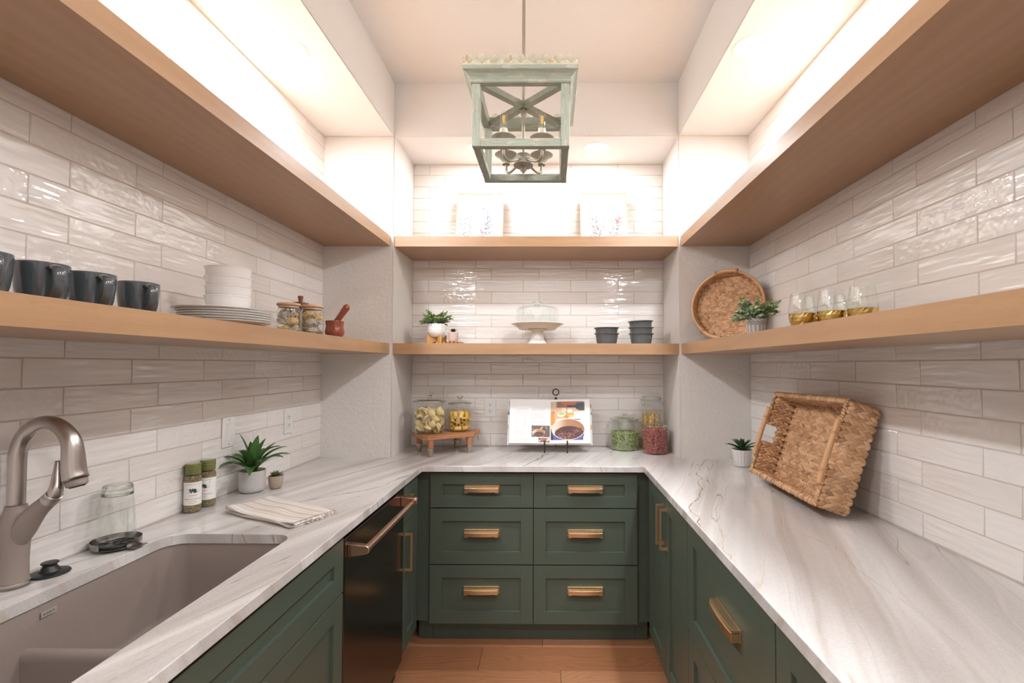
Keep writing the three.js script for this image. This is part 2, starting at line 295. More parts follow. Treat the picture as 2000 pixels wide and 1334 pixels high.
tileWall(wallLeft, ZC, 2.63, YC, YS, 0.5777, (m, a, y) => { m.position.set(XL - 0.0035, y, a); m.rotation.y = Math.PI / 2; }, 102);
const wallRight = struct('wall_right', span(XR + HID - 0.0015, XR + 0.14, 0, YT, 0, ZR, 0.0005), M.grout);
tileWall(wallRight, ZC, 2.63, YC, YS, 0.5859, (m, a, y) => { m.position.set(XR + 0.0035, y, a); m.rotation.y = -Math.PI / 2; }, 103);
struct('wall_back_left', span(XL - 0.01, XCL, 0, YT, -0.1, ZC, 0.003), M.wallPaint);
struct('wall_back_right', span(XCR, XR + 0.01, 0, YT, -0.1, ZC, 0.003), M.wallPaint);
const DX0 = -0.82, DX1 = 0.62, DH = 2.25, HZ = 6.6;               // cased opening behind the camera and the lit hall beyond it
struct('wall_rear', [span(XL - 0.14, DX0, 0, YT + 0.1, ZR, ZR + 0.14, 0.001), span(DX1, XR + 0.14, 0, YT + 0.1, ZR, ZR + 0.14, 0.001), span(DX0, DX1, DH, YT + 0.1, ZR, ZR + 0.14, 0.001)], M.wallPaint);
struct('wall_hall', [span(-2.2, 2.0, 0, 2.8, HZ, HZ + 0.1, 0.001), span(-2.2, -2.1, 0, 2.8, ZR + 0.1, HZ, 0.001), span(1.9, 2.0, 0, 2.8, ZR + 0.1, HZ, 0.001), span(-2.2, XL - 0.1, 0, 2.8, ZR, ZR + 0.14, 0.001), span(XR + 0.1, 2.0, 0, 2.8, ZR, ZR + 0.14, 0.001), span(-2.2, 2.0, 2.7, 2.8, ZR + 0.1, HZ + 0.1, 0.001)], M.wallPaint);
struct('floor_hall', span(-2.2, 2.0, -0.12, -0.001, ZR + 0.1, HZ + 0.1, 0.001), M.oak[0]);
struct('ceiling', [span(XL - 0.14, XR + 0.14, YT, YT + 0.1, -0.14, ZR + 0.14, 0.001),
  span(XL - 0.1, XCL, YS, YT + 0.01, ZC, ZR, 0.003), span(XCR, XR + 0.1, YS, YT + 0.01, ZC, ZR, 0.003), span(XCL - 0.02, XCR + 0.02, YS, YT + 0.01, -0.1, ZC, 0.003)], M.ceilPaint);
// plain painted wall beyond the tiling, towards the doorway the photograph was taken from
struct('trim_1', span(XL - 0.02, XL + 0.004, 0, YS, 2.632, ZR, 0.001), M.wallPaint);
struct('trim_2', span(XR - 0.004, XR + 0.02, 0, YS, 2.632, ZR, 0.001), M.wallPaint);

// ---------------------------------------------------------------- lamps in the soffits
const trimM = mat(css(240, 238, 234), 0.5), glowM = new THREE.MeshStandardMaterial({ color: 0xffffff, roughness: 0.6, emissive: LAMP.color, emissiveIntensity: LAMP.glow });
function wafer(x, z, label, y = YS, I = LAMP.intensity) {
  const t = thing('ceiling_light', label, 'ceiling light', [x, y, z], 0, 'recessed ceiling lights');
  part('trim_ring', lathe([[0.066, -0.001], [0.067, -0.0042], [0.078, -0.0035], [0.082, -0.0008], [0.082, 0.0]], 40), trimM, t);
  part('lamp_lens', lathe([[0.0, -0.003], [0.06, -0.003], [0.066, -0.0015]], 40), glowM, t);
  const l = new THREE.RectAreaLight(LAMP.color, I, LAMP.size * 0.886, LAMP.size * 0.886); l.position.set(x, y - 0.006, z); l.lookAt(x, 0, z); l.castShadow = true; l.name = 'lamp_' + t.name; scene.add(l);
}
const side = { 1.13: 'nearest the back wall', 2.25: 'second from the back wall', 3.35: 'farthest from the back wall' };
for (const z of [1.13, 2.25, 3.35]) { wafer(-1.075, z, 'round flush light in the left soffit, ' + side[z]); wafer(0.815, z, 'round flush light in the right soffit, ' + side[z]); }
wafer(-0.418, 0.235, 'round flush light above the left framed print, half hidden by the lantern', YS, LAMP.intensity * 0.27); wafer(0.269, 0.235, 'round flush light in the back niche, right of the lantern', YS, LAMP.intensity * 0.27);

{ const t = thing('hall_light', 'wide flat ceiling light in the hall behind the camera', 'ceiling light', [-0.1, 2.7, 5.4]);
  part('frame', span(-0.62, 0.62, -0.02, -0.0005, -0.32, 0.32, 0.003), trimM, t); part('diffuser', span(-0.6, 0.6, -0.024, -0.018, -0.3, 0.3, 0.002), new THREE.MeshStandardMaterial({ color: 0xffffff, roughness: 0.6, emissive: LAMP.color, emissiveIntensity: 2.5 }), t);
  const l = new THREE.RectAreaLight(LAMP.color, LAMP.hall, 1.2, 0.6); l.position.set(-0.1, 2.7 - 0.03, 5.4); l.lookAt(-0.1, 0, 5.4); l.castShadow = true; l.name = 'lamp_hall'; scene.add(l); }

// ---------------------------------------------------------------- shelves
function shelf(label, x0, x1, [y0, y1], z0, z1) { const g = span(x0, x1, y0, y1, z0, z1, 0.0012); return single('floating_shelf', g, M.shelf, label, 'shelf'); }
shelf('long upper wooden shelf on the left wall', XL + 0.0005, -0.8965, S2, ZC + 0.001, 3.6);
shelf('long lower wooden shelf on the left wall, holding mugs and plates', XL + 0.0005, -0.8955, S1, ZC + 0.001, 3.6);
shelf('long upper wooden shelf on the right wall', 0.7237, XR - 0.0005, S2, ZC + 0.001, 3.6);
shelf('long lower wooden shelf on the right wall, holding a round tray and glasses', 0.7237, XR - 0.0005, S1, ZC + 0.001, 3.6);
shelf('short upper wooden shelf in the back niche, under the framed prints', XCL + 0.0005, XCR - 0.0005, [2.097, 2.156], 0.001, 0.3636);
shelf('short lower wooden shelf in the back niche, under the cake stand', XCL + 0.0005, XCR - 0.0005, [1.491, 1.553], 0.001, 0.3725);

// ---------------------------------------------------------------- counter, sink, cabinets
const CL = -0.65, CR = 0.472, CB = 0.598, SK = { x0: -1.146, x1: -0.772, z0: 1.577, z1: 2.36 };
{ const s = new THREE.Shape(); const P = [[XL, 0], [XL, 3.6], [CL, 3.6], [CL, CB], [CR, CB], [CR, 3.6], [XR, 3.6], [XR, ZC + 0.0], [XCR, ZC], [XCR, 0], [XCL, 0], [XCL, ZC], [XL, ZC]].slice(1);
  P.forEach(([x, z], i) => (i ? s.lineTo(x, -z) : s.moveTo(x, -z))); s.closePath();
  s.holes.push(rrect(SK.x0, SK.x1, -SK.z1, -SK.z0, 0.055, THREE.Path));
  const g = extrude(s, 0.03, 0.002, 14).rotateX(-Math.PI / 2); g.translate(0, YC - 0.03, 0);
  single('countertop', g, M.stone, 'pale veined stone worktop running round three sides', 'countertop'); }
{ const t = thing('kitchen_sink', 'taupe undermount double sink set in the left worktop', 'sink', [(SK.x0 + SK.x1) / 2, YC - 0.031, (SK.z0 + SK.z1) / 2]);
  const W = (SK.x1 - SK.x0) / 2 + 0.004, D = (SK.z1 - SK.z0) / 2 + 0.004, dep = 0.225, N = 12, pos = [], uv = [], idx = [];
  const ringAt = (ins, y, r) => { const pts = []; for (const [sx, sz, a0] of [[1, 1, 0], [-1, 1, Math.PI / 2], [-1, -1, Math.PI], [1, -1, Math.PI * 1.5]]) for (let k = 0; k <= N; k++) { const a = a0 + k / N * Math.PI / 2; pts.push([sx * (W - ins - r) + Math.cos(a) * r, y, sz * (D - ins - r) + Math.sin(a) * r]); } return pts; };
  const rings = [ringAt(-0.02, 0, 0.075), ringAt(0, 0, 0.055), ringAt(0.004, -0.1, 0.055)]; for (let k = 0; k <= 6; k++) { const a = k / 6 * Math.PI / 2; rings.push(ringAt(0.008 + 0.03 * (1 - Math.cos(a)), -dep + 0.03 * (1 - Math.sin(a)), 0.055)); }
  rings.push(ringAt(0.12, -dep - 0.002, 0.05));
  let run = 0; const n = rings[0].length; rings.forEach((r, q) => r.forEach((p, k) => { pos.push(...p); if (k) run += Math.hypot(p[0] - r[k - 1][0], p[2] - r[k - 1][2]); else run = 0; q < 9 ? uv.push(run, p[1] + (q > 3 ? -0.004 * q : 0)) : uv.push(p[0], p[2]); }));
  for (let q = 0; q < rings.length - 1; q++) for (let k = 0; k < n; k++) { const a = q * n + k, b = q * n + (k + 1) % n; idx.push(a, b, a + n, b, b + n, a + n); }
  const c = pos.length / 3; pos.push(0, -dep - 0.004, 0); uv.push(0, 0); for (let k = 0; k < n; k++) idx.push((rings.length - 1) * n + k, (rings.length - 1) * n + (k + 1) % n, c);
  const g = new THREE.BufferGeometry(); g.setAttribute('position', new THREE.Float32BufferAttribute(pos, 3)); g.setAttribute('uv', new THREE.Float32BufferAttribute(uv, 2)); g.setIndex(idx); g.computeVertexNormals();
  M.granite.side = THREE.DoubleSide; part('basin', g, M.granite, t);
  const dz = 1.975 - t.position.z, sd = []; { const s = new THREE.Shape(); s.moveTo(-0.045, -dep); s.quadraticCurveTo(-0.017, -dep + 0.01, -0.015, -dep + 0.05); s.lineTo(-0.0145, -0.098); s.quadraticCurveTo(-0.013, -0.081, 0, -0.08); s.quadraticCurveTo(0.013, -0.081, 0.0145, -0.098); s.lineTo(0.015, -dep + 0.05); s.quadraticCurveTo(0.017, -dep + 0.01, 0.045, -dep); s.closePath(); sd.push(extrude(s, 2 * W - 0.006, 0, 10).rotateY(Math.PI / 2).translate(-W + 0.003, 0, dz)); }
  part('divider', sd, M.granite, t);
  const lt = canvasTex(256, 96, (x) => { x.fillStyle = '#b9b2ad'; x.fillRect(0, 0, 256, 96); x.fillStyle = '#3c3836'; x.font = 'bold 50px sans-serif'; x.textAlign = 'center'; x.textBaseline = 'middle'; x.fillText('BLANCO', 128, 50, 224); });
  const lg = new THREE.BoxGeometry(0.034, 0.013, 0.0012); const mm = mat(0xffffff, 0.35, { map: lt, metalness: 0.2 });
  const lb = part('brand_plate', lg, mm, t, 'small grey plate with dark lettering'); lb.rotation.y = Math.PI / 2; lb.position.set(-W + 0.0042, -0.023, 1.93 - t.position.z); }
function frontGeo(w, h, st = 0.062, stv = st) { const B = 0.0008; return [cbox(st, h, 0.02, B, -w / 2 + st / 2, 0, 0.01), cbox(st, h, 0.02, B, w / 2 - st / 2, 0, 0.01), cbox(w - 2 * st + 0.001, stv, 0.02, B, 0, h / 2 - stv / 2, 0.01), cbox(w - 2 * st + 0.001, stv, 0.02, B, 0, -h / 2 + stv / 2, 0.01), cbox(w - 2 * st + 0.004, h - 2 * stv + 0.004, 0.008, 0.0005, 0, 0, 0.0055)]; }
// bowed bar pull on a stepped back plate
const pullGeo = (() => {
  const w = 0.181, parts = [cbox(w, 0.037, 0.003, 0.0008, 0, 0, 0.0015), cbox(w - 0.007, 0.031, 0.003, 0.0009, 0, 0, 0.0042)];
  const bow = (z0, z1, zb, y0, y1, in0) => { const s = new THREE.Shape(); s.moveTo(-w / 2 + in0, -z0); s.lineTo(w / 2 - in0, -z0); s.lineTo(w / 2 - in0, -z1); s.quadraticCurveTo(0, -zb, -w / 2 + in0, -z1); s.closePath(); return extrude(s, y1 - y0, 0.001, 24, 2).rotateX(-Math.PI / 2).translate(0, y0, 0); };
  parts.push(bow(0.004, 0.024, 0.031, 0.006, 0.0165, 0.0035), bow(0.012, 0.026, 0.038, -0.013, 0.0075, 0.0055));
  for (const s of [-1, 1]) { parts.push(cbox(0.018, 0.027, 0.024, 0.0012, s * (w / 2 - 0.0125), -0.004, 0.0135)); }
  return merge(parts);
})();
const barGeo = merge([cbox(0.011, 0.172, 0.009, 0.0012, 0, 0, 0.0285), cbox(0.011, 0.011, 0.027, 0.001, 0, 0.0805, 0.0135), cbox(0.011, 0.011, 0.027, 0.001, 0, -0.0805, 0.0135), cbox(0.015, 0.016, 0.003, 0.0007, 0, 0.0805, 0.0015), cbox(0.015, 0.016, 0.003, 0.0007, 0, -0.0805, 0.0015)]);
const knobGeo = merge([cbox(0.012, 0.012, 0.024, 0.001, 0, 0, 0.012), cbox(0.03, 0.012, 0.009, 0.0012, 0, 0, 0.027)]);
function cabinet(label, face, at, a0, a1, y0, y1, depth, fronts) {
  // face: 0 looks +z, 1 looks +x, -1 looks -x; a0..a1 run along the front
  const mid = (a0 + a1) / 2, t = thing('base_cabinet', label, 'cabinet', face === 0 ? [mid, 0, at] : [at, 0, mid], face * Math.PI / 2);
  const w = a1 - a0; part('carcass', [span(-w / 2, -w / 2 + 0.018, y0, y1, -depth, -0.0205, 0.0005), span(w / 2 - 0.018, w / 2, y0, y1, -depth, -0.0205, 0.0005), span(-w / 2, w / 2, y0, y0 + 0.018, -depth, -0.0205, 0.0005), span(-w / 2, w / 2, y0, y1, -depth, -depth + 0.012, 0.0005), span(-w / 2 + 0.018, w / 2 - 0.018, y1 - 0.02, y1, -0.1, -0.0205, 0.0005)], M.green, t); part('toe_kick', span(-w / 2, w / 2, 0.001, y0, -0.098, -0.08, 0.0005), M.toe, t);
  for (const [u0, u1, v0, v1, kind, pull] of fronts) {
    const fw = Math.abs(u1 - u0) - 0.003, fh = v1 - v0, f = part(kind, frontGeo(fw, fh, 0.0635, kind === 'drawer' && fh < 0.2 ? 0.059 : 0.0635), M.green, t);
    const ux = face === 0 ? (u0 + u1) / 2 - mid : face > 0 ? mid - (u0 + u1) / 2 : (u0 + u1) / 2 - mid;
    f.position.set(ux, (v0 + v1) / 2, -0.02);
    if (pull) { const [pk, px, py] = pull, p = part(pk === 'pull' ? 'handle' : pk === 'bar' ? 'handle' : 'knob', pk === 'pull' ? pullGeo : pk === 'bar' ? barGeo : knobGeo, M.bronze, f); p.position.set(px, py, pk === 'pull' ? 0.0098 : pk === 'bar' ? 0.0198 : 0.0098); }
  }
  return t;
}
const dr = (a0, a1) => [[a0, a1, 0.7035, 0.8795, 'drawer', ['pull', 0, 0.006]], [a0, a1, 0.4175, 0.698, 'drawer', ['pull', 0, 0.016]], [a0, a1, 0.119, 0.412, 'drawer', ['pull', 0, 0.02]]];
cabinet('green three-drawer base cabinet on the back wall, left one', 0, 0.57, -0.6155, -0.0865, 0.118, 0.885, 0.5, dr(-0.6155, -0.0865));
cabinet('green three-drawer base cabinet on the back wall, right one', 0, 0.57, -0.0865, 0.4435, 0.118, 0.885, 0.5, dr(-0.0865, 0.4435));
single('corner_filler', [span(-0.688, -0.617, 0.122, 0.885, 0.52, 0.548, 0.0006), span(-0.688, -0.617, 0.001, 0.122, 0.46, 0.489, 0.0006)], M.green, 'narrow green filler strip in the left inner corner of the cabinets', 'filler strip');
single('corner_filler', [span(0.445, 0.508, 0.122, 0.885, 0.52, 0.548, 0.0006), span(0.445, 0.508, 0.001, 0.122, 0.46, 0.489, 0.0006)], M.green, 'narrow green filler strip in the right inner corner of the cabinets', 'filler strip');
const LF = -0.667, RF = 0.487;
cabinet('narrow green cabinet beside the dishwasher, with a drawer over a door', 1, LF, 0.612, 0.838, 0.118, 0.875, 0.55, [[0.612, 0.838, 0.7025, 0.872, 'drawer', ['knob', -0.03, 0.03]], [0.612, 0.838, 0.121, 0.697, 'door', ['bar', -0.085, 0.162]]]);
cabinet('wide green sink cabinet under the left worktop', 1, LF, 1.474, 2.42, 0.118, 0.88, 0.58, [[1.474, 2.42, 0.7015, 0.872, 'false_front', null], [1.474, 1.946, 0.121, 0.696, 'door', ['bar', -0.19, 0.19]], [1.948, 2.42, 0.121, 0.696, 'door', ['bar', 0.19, 0.19]]]);
cabinet('green base cabinet nearest the doorway on the left', 1, LF, 2.424, 3.5, 0.118, 0.875, 0.55, [[2.424, 3.5, 0.7015, 0.872, 'drawer', ['pull', 0, 0]], [2.424, 3.5, 0.121, 0.696, 'drawer', ['pull', 0, 0.1]]]);
cabinet('green two-door cabinet on the right with tall bar handles', -1, RF, 0.643, 1.3085, 0.118, 0.88, 0.55, [[0.643, 0.9745, 0.122, 0.876, 'door', ['bar', 0.135, 0.248]], [0.9765, 1.3085, 0.122, 0.876, 'door', ['bar', -0.131, 0.248]]]);
cabinet('green cabinet of two deep drawers under the right worktop', -1, RF, 1.3105, 1.9735, 0.118, 0.88, 0.55, [[1.3105, 1.9735, 0.5015, 0.876, 'drawer', ['pull', 0.03, 0.036]], [1.3105, 1.9735, 0.122, 0.496, 'drawer', ['pull', 0.03, 0.036]]]);
cabinet('green base cabinet nearest the camera on the right', -1, RF, 1.9755, 3.0, 0.118, 0.88, 0.55, [[1.9755, 3.0, 0.5015, 0.876, 'drawer', ['pull', 0, 0.036]], [1.9755, 3.0, 0.122, 0.496, 'drawer', ['pull', 0, 0.036]]]);
{ const t = thing('dishwasher', 'black steel dishwasher with a copper bar handle', 'dishwasher', [LF, 0, 1.155], Math.PI / 2); const w = 0.622;
  part('tub', span(-w / 2, w / 2, 0.02, 0.868, -0.56, -0.03, 0.003), M.black, t);
  part('toe_plate', span(-w / 2, w / 2, 0.002, 0.098, -0.09, -0.075, 0.001), M.black, t);
  part('door', [span(-w / 2, w / 2, 0.1, 0.866, -0.03, 0, 0.004)], M.blackSteel, t);
  const hy = 0.823, hx = 0.285;
  const hs = part('handle', tr(cyl(0.0125, 0.0125, 2 * hx + 0.018, 24).rotateZ(Math.PI / 2), 0, hy, 0.058), M.copper, t);
  for (const s of [-1, 1]) { const e = new THREE.Shape(); e.moveTo(0, -0.024); e.lineTo(0.05, -0.017); e.absarc(0.058, 0, 0.0145, -Math.PI / 2, Math.PI / 2); e.lineTo(0.05, 0.0145); e.lineTo(0, 0.02); e.closePath(); const g = extrude(e, 0.024, 0.0025, 12); g.rotateY(-Math.PI / 2).translate(s * (hx - 0.004) + 0.012, hy, 0); part('bracket', g, M.copper, hs); }
  part('band', tr(cyl(0.0138, 0.0138, 0.014, 24).rotateZ(Math.PI / 2), hx - 0.05, hy, 0.058), M.copperBand, hs, 'polished copper band'); }

// ---------------------------------------------------------------- lantern
const sageTex = dataTex(512, 512, (i, j) => { const x = i / 512, y = j / 512; const st = fbm(x * 5, y * 70, 5, 70, 3), wv = fbm(x * 6, y * 14, 6, 14, 4); let c = mix3(rgb(166, 172, 156), rgb(144, 152, 138), clamp(0.5 + st)); c = mix3(c, rgb(184, 187, 173), 0.6 * sstep(0.1, 0.4, wv)); c = mix3(c, rgb(186, 160, 132), sstep(0.42, 0.47, fbm(x * 9 + 3, y * 34 + 5, 9, 34, 3))); if (vn(x * 8, y * 128, 8, 128) > 0.86) c = mix3(c, rgb(104, 100, 86), 0.7); return c; }, true, 0.22, 0.22);
M.sage = mat(0xffffff, 0.6, { map: sageTex });
M.gallery = mat(0xffffff, 0.55, { map: dataTex(256, 256, (i, j) => { const x = i / 256, y = j / 256, n = fbm(x * 14, y * 14, 14, 14, 4); return mix3(mix3(rgb(206, 202, 180), rgb(180, 182, 162), clamp(0.5 + 1.2 * n)), rgb(192, 146, 100), sstep(0.2, 0.4, fbm(x * 9, y * 9 + 3, 9, 9, 3))); }, true, 0.15) });
M.lampMetal = mat(css(160, 154, 138), 0.5, { metalness: 0.25 });
M.filament = mat(css(236, 190, 90), 0.5, { emissive: css(255, 190, 80), emissiveIntensity: 0.18 });
{ const cx = -0.105, cz = 1.231, t = thing('pendant_lantern', 'square sage green lantern with a scalloped crown hanging from the ceiling', 'lantern', [cx, 0, cz]);
  const H = 0.169, y0 = 2.188, y1 = 2.412, p = 0.029;
  part('rod', tr(cyl(0.0062, 0.0062, YT - 0.02 - 2.2, 14), 0, (YT - 0.02 + 2.2) / 2, 0), M.lampMetal, t);
  part('canopy', lathe([[0, YT - 0.001], [0.065, YT - 0.001], [0.065, YT - 0.012], [0.03, YT - 0.026], [0.008, YT - 0.03], [0, YT - 0.03]], 32), M.lampMetal, t);
  for (const [sx, sz] of [[-1, 1], [1, 1], [1, -1], [-1, -1]]) part('post', cbox(p, y1 - y0, p, 0.0015, sx * (H - p / 2), (y0 + y1) / 2, sz * (H - p / 2)), M.sage, t);
  for (let k = 0; k < 4; k++) { const g = cbox(2 * H - 2 * p, p, p * 0.9, 0.0015, 0, y0 + p / 2, H - p / 2); const r = part('bottom_rail', g, M.sage, t); r.rotation.y = k * Math.PI / 2; }
  // crown moulding, a mitred frame of four lengths
  const prof = [[0.150, 2.408], [0.173, 2.408], [0.1765, 2.411], [0.1775, 2.4155], [0.176, 2.419], [0.1735, 2.4205], [0.1745, 2.4225], [0.1775, 2.428], [0.1845, 2.435], [0.1925, 2.4405], [0.197, 2.4425], [0.1985, 2.445], [0.1985, 2.4555], [0.1965, 2.4565], [0.150, 2.4565], [0.150, 2.408]];
  const mould = (() => { const pos = [], idx = [], uv = []; let l = 0; for (let k = 0; k < prof.length - 1; k++) { const a = prof[k], b = prof[k + 1], q = pos.length / 3, d = Math.hypot(b[0] - a[0], b[1] - a[1]); for (const [pp, ll] of [[a, l], [b, l + d]]) for (const s of [-1, 1]) { pos.push(s * pp[0], pp[1], pp[0]); uv.push(s * pp[0], ll); } l += d; idx.push(q, q + 1, q + 2, q + 1, q + 3, q + 2); } const g = new THREE.BufferGeometry(); g.setAttribute('position', new THREE.Float32BufferAttribute(pos, 3)); g.setAttribute('uv', new THREE.Float32BufferAttribute(uv, 2)); g.setIndex(idx); g.computeVertexNormals(); return g; })();
  for (let k = 0; k < 4; k++) { const m = part('crown_moulding', mould, M.sage, t); m.rotation.y = k * Math.PI / 2; }
  // pressed gallery of shells
  const gal = (() => { const W = 0.197, n = 9, s = new THREE.Shape(), yb = 2.4565, ys = 2.476, st = 2 * W / n; s.moveTo(-W, yb); s.lineTo(W, yb); s.lineTo(W, ys); for (let k = n - 1; k >= 0; k--) { const xc = -W + (k + 0.5) * st, r = st * 0.335; s.lineTo(xc + r, ys); for (let q = 0; q <= 14; q++) { const a = q / 14 * Math.PI, sc = r * (1 + 0.05 * Math.abs(Math.sin(a * 7))); s.lineTo(xc + Math.cos(a) * sc, ys + 0.003 + Math.sin(a) * sc * 1.15); } s.lineTo(xc - r, ys); } s.lineTo(-W, ys); s.closePath();
    const g = [extrude(s, 0.0016, 0.0004, 2, 1)]; for (let k = 0; k < n; k++) { const xc = -W + (k + 0.5) * st; for (let q = -4; q <= 4; q++) { const a = q * 0.2; const r = cbox(0.0013, 0.0255, 0.0016, 0.0005, 0, 0.0135, 0.0018).rotateZ(-a).translate(xc + Math.sin(a) * 0.002, yb + 0.006, 0); g.push(r); } g.push(cbox(st * 0.3, 0.0018, 0.0012, 0.0004, xc + st / 2, ys - 0.002, 0.0018)); }
    return merge(g).translate(0, 0, W - 0.0016); })();
  for (let k = 0; k < 4; k++) { const m = part('scalloped_gallery', gal, M.gallery, t); m.rotation.y = k * Math.PI / 2; }
  for (let k = 0; k < 4; k++) { const b = part('cross_brace', cbox(0.026, 0.022, 0.2, 0.0012, 0, 2.42, 0.112), M.sage, t); b.rotation.y = Math.PI / 4 + k * Math.PI / 2; }
  part('hub', lathe([[0, 2.15], [0.003, 2.151], [0.0045, 2.156], [0.003, 2.161], [0.006, 2.165], [0.0125, 2.172], [0.0115, 2.179], [0.009, 2.1815], [0.011, 2.1825], [0.011, 2.186], [0.034, 2.188], [0.038, 2.191], [0.0375, 2.194], [0.026, 2.2], [0.022, 2.215], [0.025, 2.224], [0.029, 2.228], [0.028, 2.231], [0.012, 2.235], [0.0062, 2.24]], 36), M.lampMetal, t);
  part('coupling', lathe([[0.0065, 2.368], [0.009, 2.37], [0.009, 2.385], [0.011, 2.387], [0.011, 2.402], [0.0065, 2.404]], 24), M.lampMetal, t);
  const armG = tube([[0.02, 2.212, 0], [0.045, 2.197, 0], [0.078, 2.187, 0], [0.096, 2.196, 0], [0.099, 2.215, 0], [0.099, 2.226, 0]], 0.0055, 36, 10);
  const cupG = lathe([[0.005, 2.222], [0.014, 2.222], [0.0145, 2.227], [0.013, 2.23], [0.019, 2.24], [0.0275, 2.25], [0.038, 2.2585], [0.0445, 2.2615], [0.0445, 2.264], [0.041, 2.2635], [0.028, 2.2585], [0.016, 2.255], [0.005, 2.254]], 40).translate(0.099, 0, 0);
  const slG = lathe([[0, 2.254], [0.0155, 2.254], [0.0152, 2.291], [0.0135, 2.296], [0.008, 2.298], [0, 2.298]], 28).translate(0.099, 0, 0);
  const bulbG = lathe([[0.008, 2.297], [0.0115, 2.302], [0.0128, 2.31], [0.0128, 2.348], [0.011, 2.356], [0.006, 2.3615], [0, 2.363]], 28).translate(0.099, 0, 0);
  const filG = merge([...[0, 1, 2, 3].map((k) => cyl(0.0009, 0.0009, 0.03, 6).rotateZ(0.05 * Math.cos(k * 1.57)).rotateX(0.05 * Math.sin(k * 1.57)).translate(0.099 + 0.0045 * Math.cos(k * 1.57 + 0.5), 2.332, 0.0045 * Math.sin(k * 1.57 + 0.5)))]);
  const stemG = lathe([[0, 2.297], [0.004, 2.297], [0.0032, 2.308], [0.0018, 2.316], [0, 2.317]], 14).translate(0.099, 0, 0);
  for (let k = 0; k < 4; k++) { const ry = Math.PI / 4 + k * Math.PI / 2 + 0.03; for (const [n, g, m] of [['arm', armG, M.lampMetal], ['drip_cup', cupG, M.lampMetal], ['candle_sleeve', slG, mat(css(214, 206, 190), 0.45)], ['bulb', bulbG, M.glass]]) { const o = part(n, g, m, t); o.rotation.y = ry; if (n === 'bulb') { part('filament', filG, M.filament, o); part('filament_stem', stemG, M.glass, o); } } }
}
// ---------------------------------------------------------------- wall plates
function plate(name, label, cat, at, turn, kind) {
  const t = thing(name, label, cat, at, turn);
  const s = rrect(-0.0355, 0.0355, -0.0585, 0.0585, 0.003); const P = [extrude(s, 0.006, 0.0022, 6, 3)];
  part('cover_plate', P, M.plastic, t);
  if (kind === 'outlet') { for (const sy of [-1, 1]) { const q = part('socket', [extrude(rrect(-0.0165, 0.0165, -0.0135, 0.0135, 0.012), 0.0025, 0.0006, 10, 2).translate(0, sy * 0.0195, 0.0055)], M.plastic, t); part('slot', [cbox(0.0022, 0.0085, 0.001, 0.0002, -0.0062, sy * 0.0195 + 0.003, 0.0082), cbox(0.0022, 0.007, 0.001, 0.0002, 0.0062, sy * 0.0195 + 0.003, 0.0082), cyl(0.0027, 0.0027, 0.001, 12).rotateX(Math.PI / 2).translate(0, sy * 0.0195 - 0.0065, 0.0082)], M.slot, q); } part('screw', cyl(0.002, 0.002, 0.001, 12).rotateX(Math.PI / 2).translate(0, 0, 0.0063), M.whiteMatte, t); }
  else { part('rocker_frame', extrude((() => { const f = rrect(-0.0175, 0.0175, -0.0345, 0.0345, 0.002); f.holes.push(rrect(-0.0152, 0.0152, -0.0322, 0.0322, 0.001, THREE.Path)); return f; })(), 0.0022, 0.0004, 4, 1).translate(0, 0, 0.0056), M.plastic, t); const r = part('rocker', cbox(0.0296, 0.064, 0.004, 0.0009, 0, 0, 0.0066), M.plastic, t); r.rotation.x = 0.035; for (const sy of [-1, 1]) part('screw', cyl(0.0022, 0.0022, 0.001, 12).rotateX(Math.PI / 2).translate(0, sy * 0.048, 0.0063), M.slot, t); }
  return t;
}
plate('wall_outlet', 'white double outlet on the back wall beside the cookbook', 'outlet', [-0.381, 1.163, 0.0002], 0, 'outlet');
plate('wall_outlet', 'white double outlet on the left wall above the green plant', 'outlet', [XL + 0.0002, 1.158, 0.714], Math.PI / 2, 'outlet');
plate('light_switch', 'white rocker light switch on the left wall behind the leafy plant', 'switch', [XL + 0.0002, 1.166, 1.146], Math.PI / 2, 'switch');

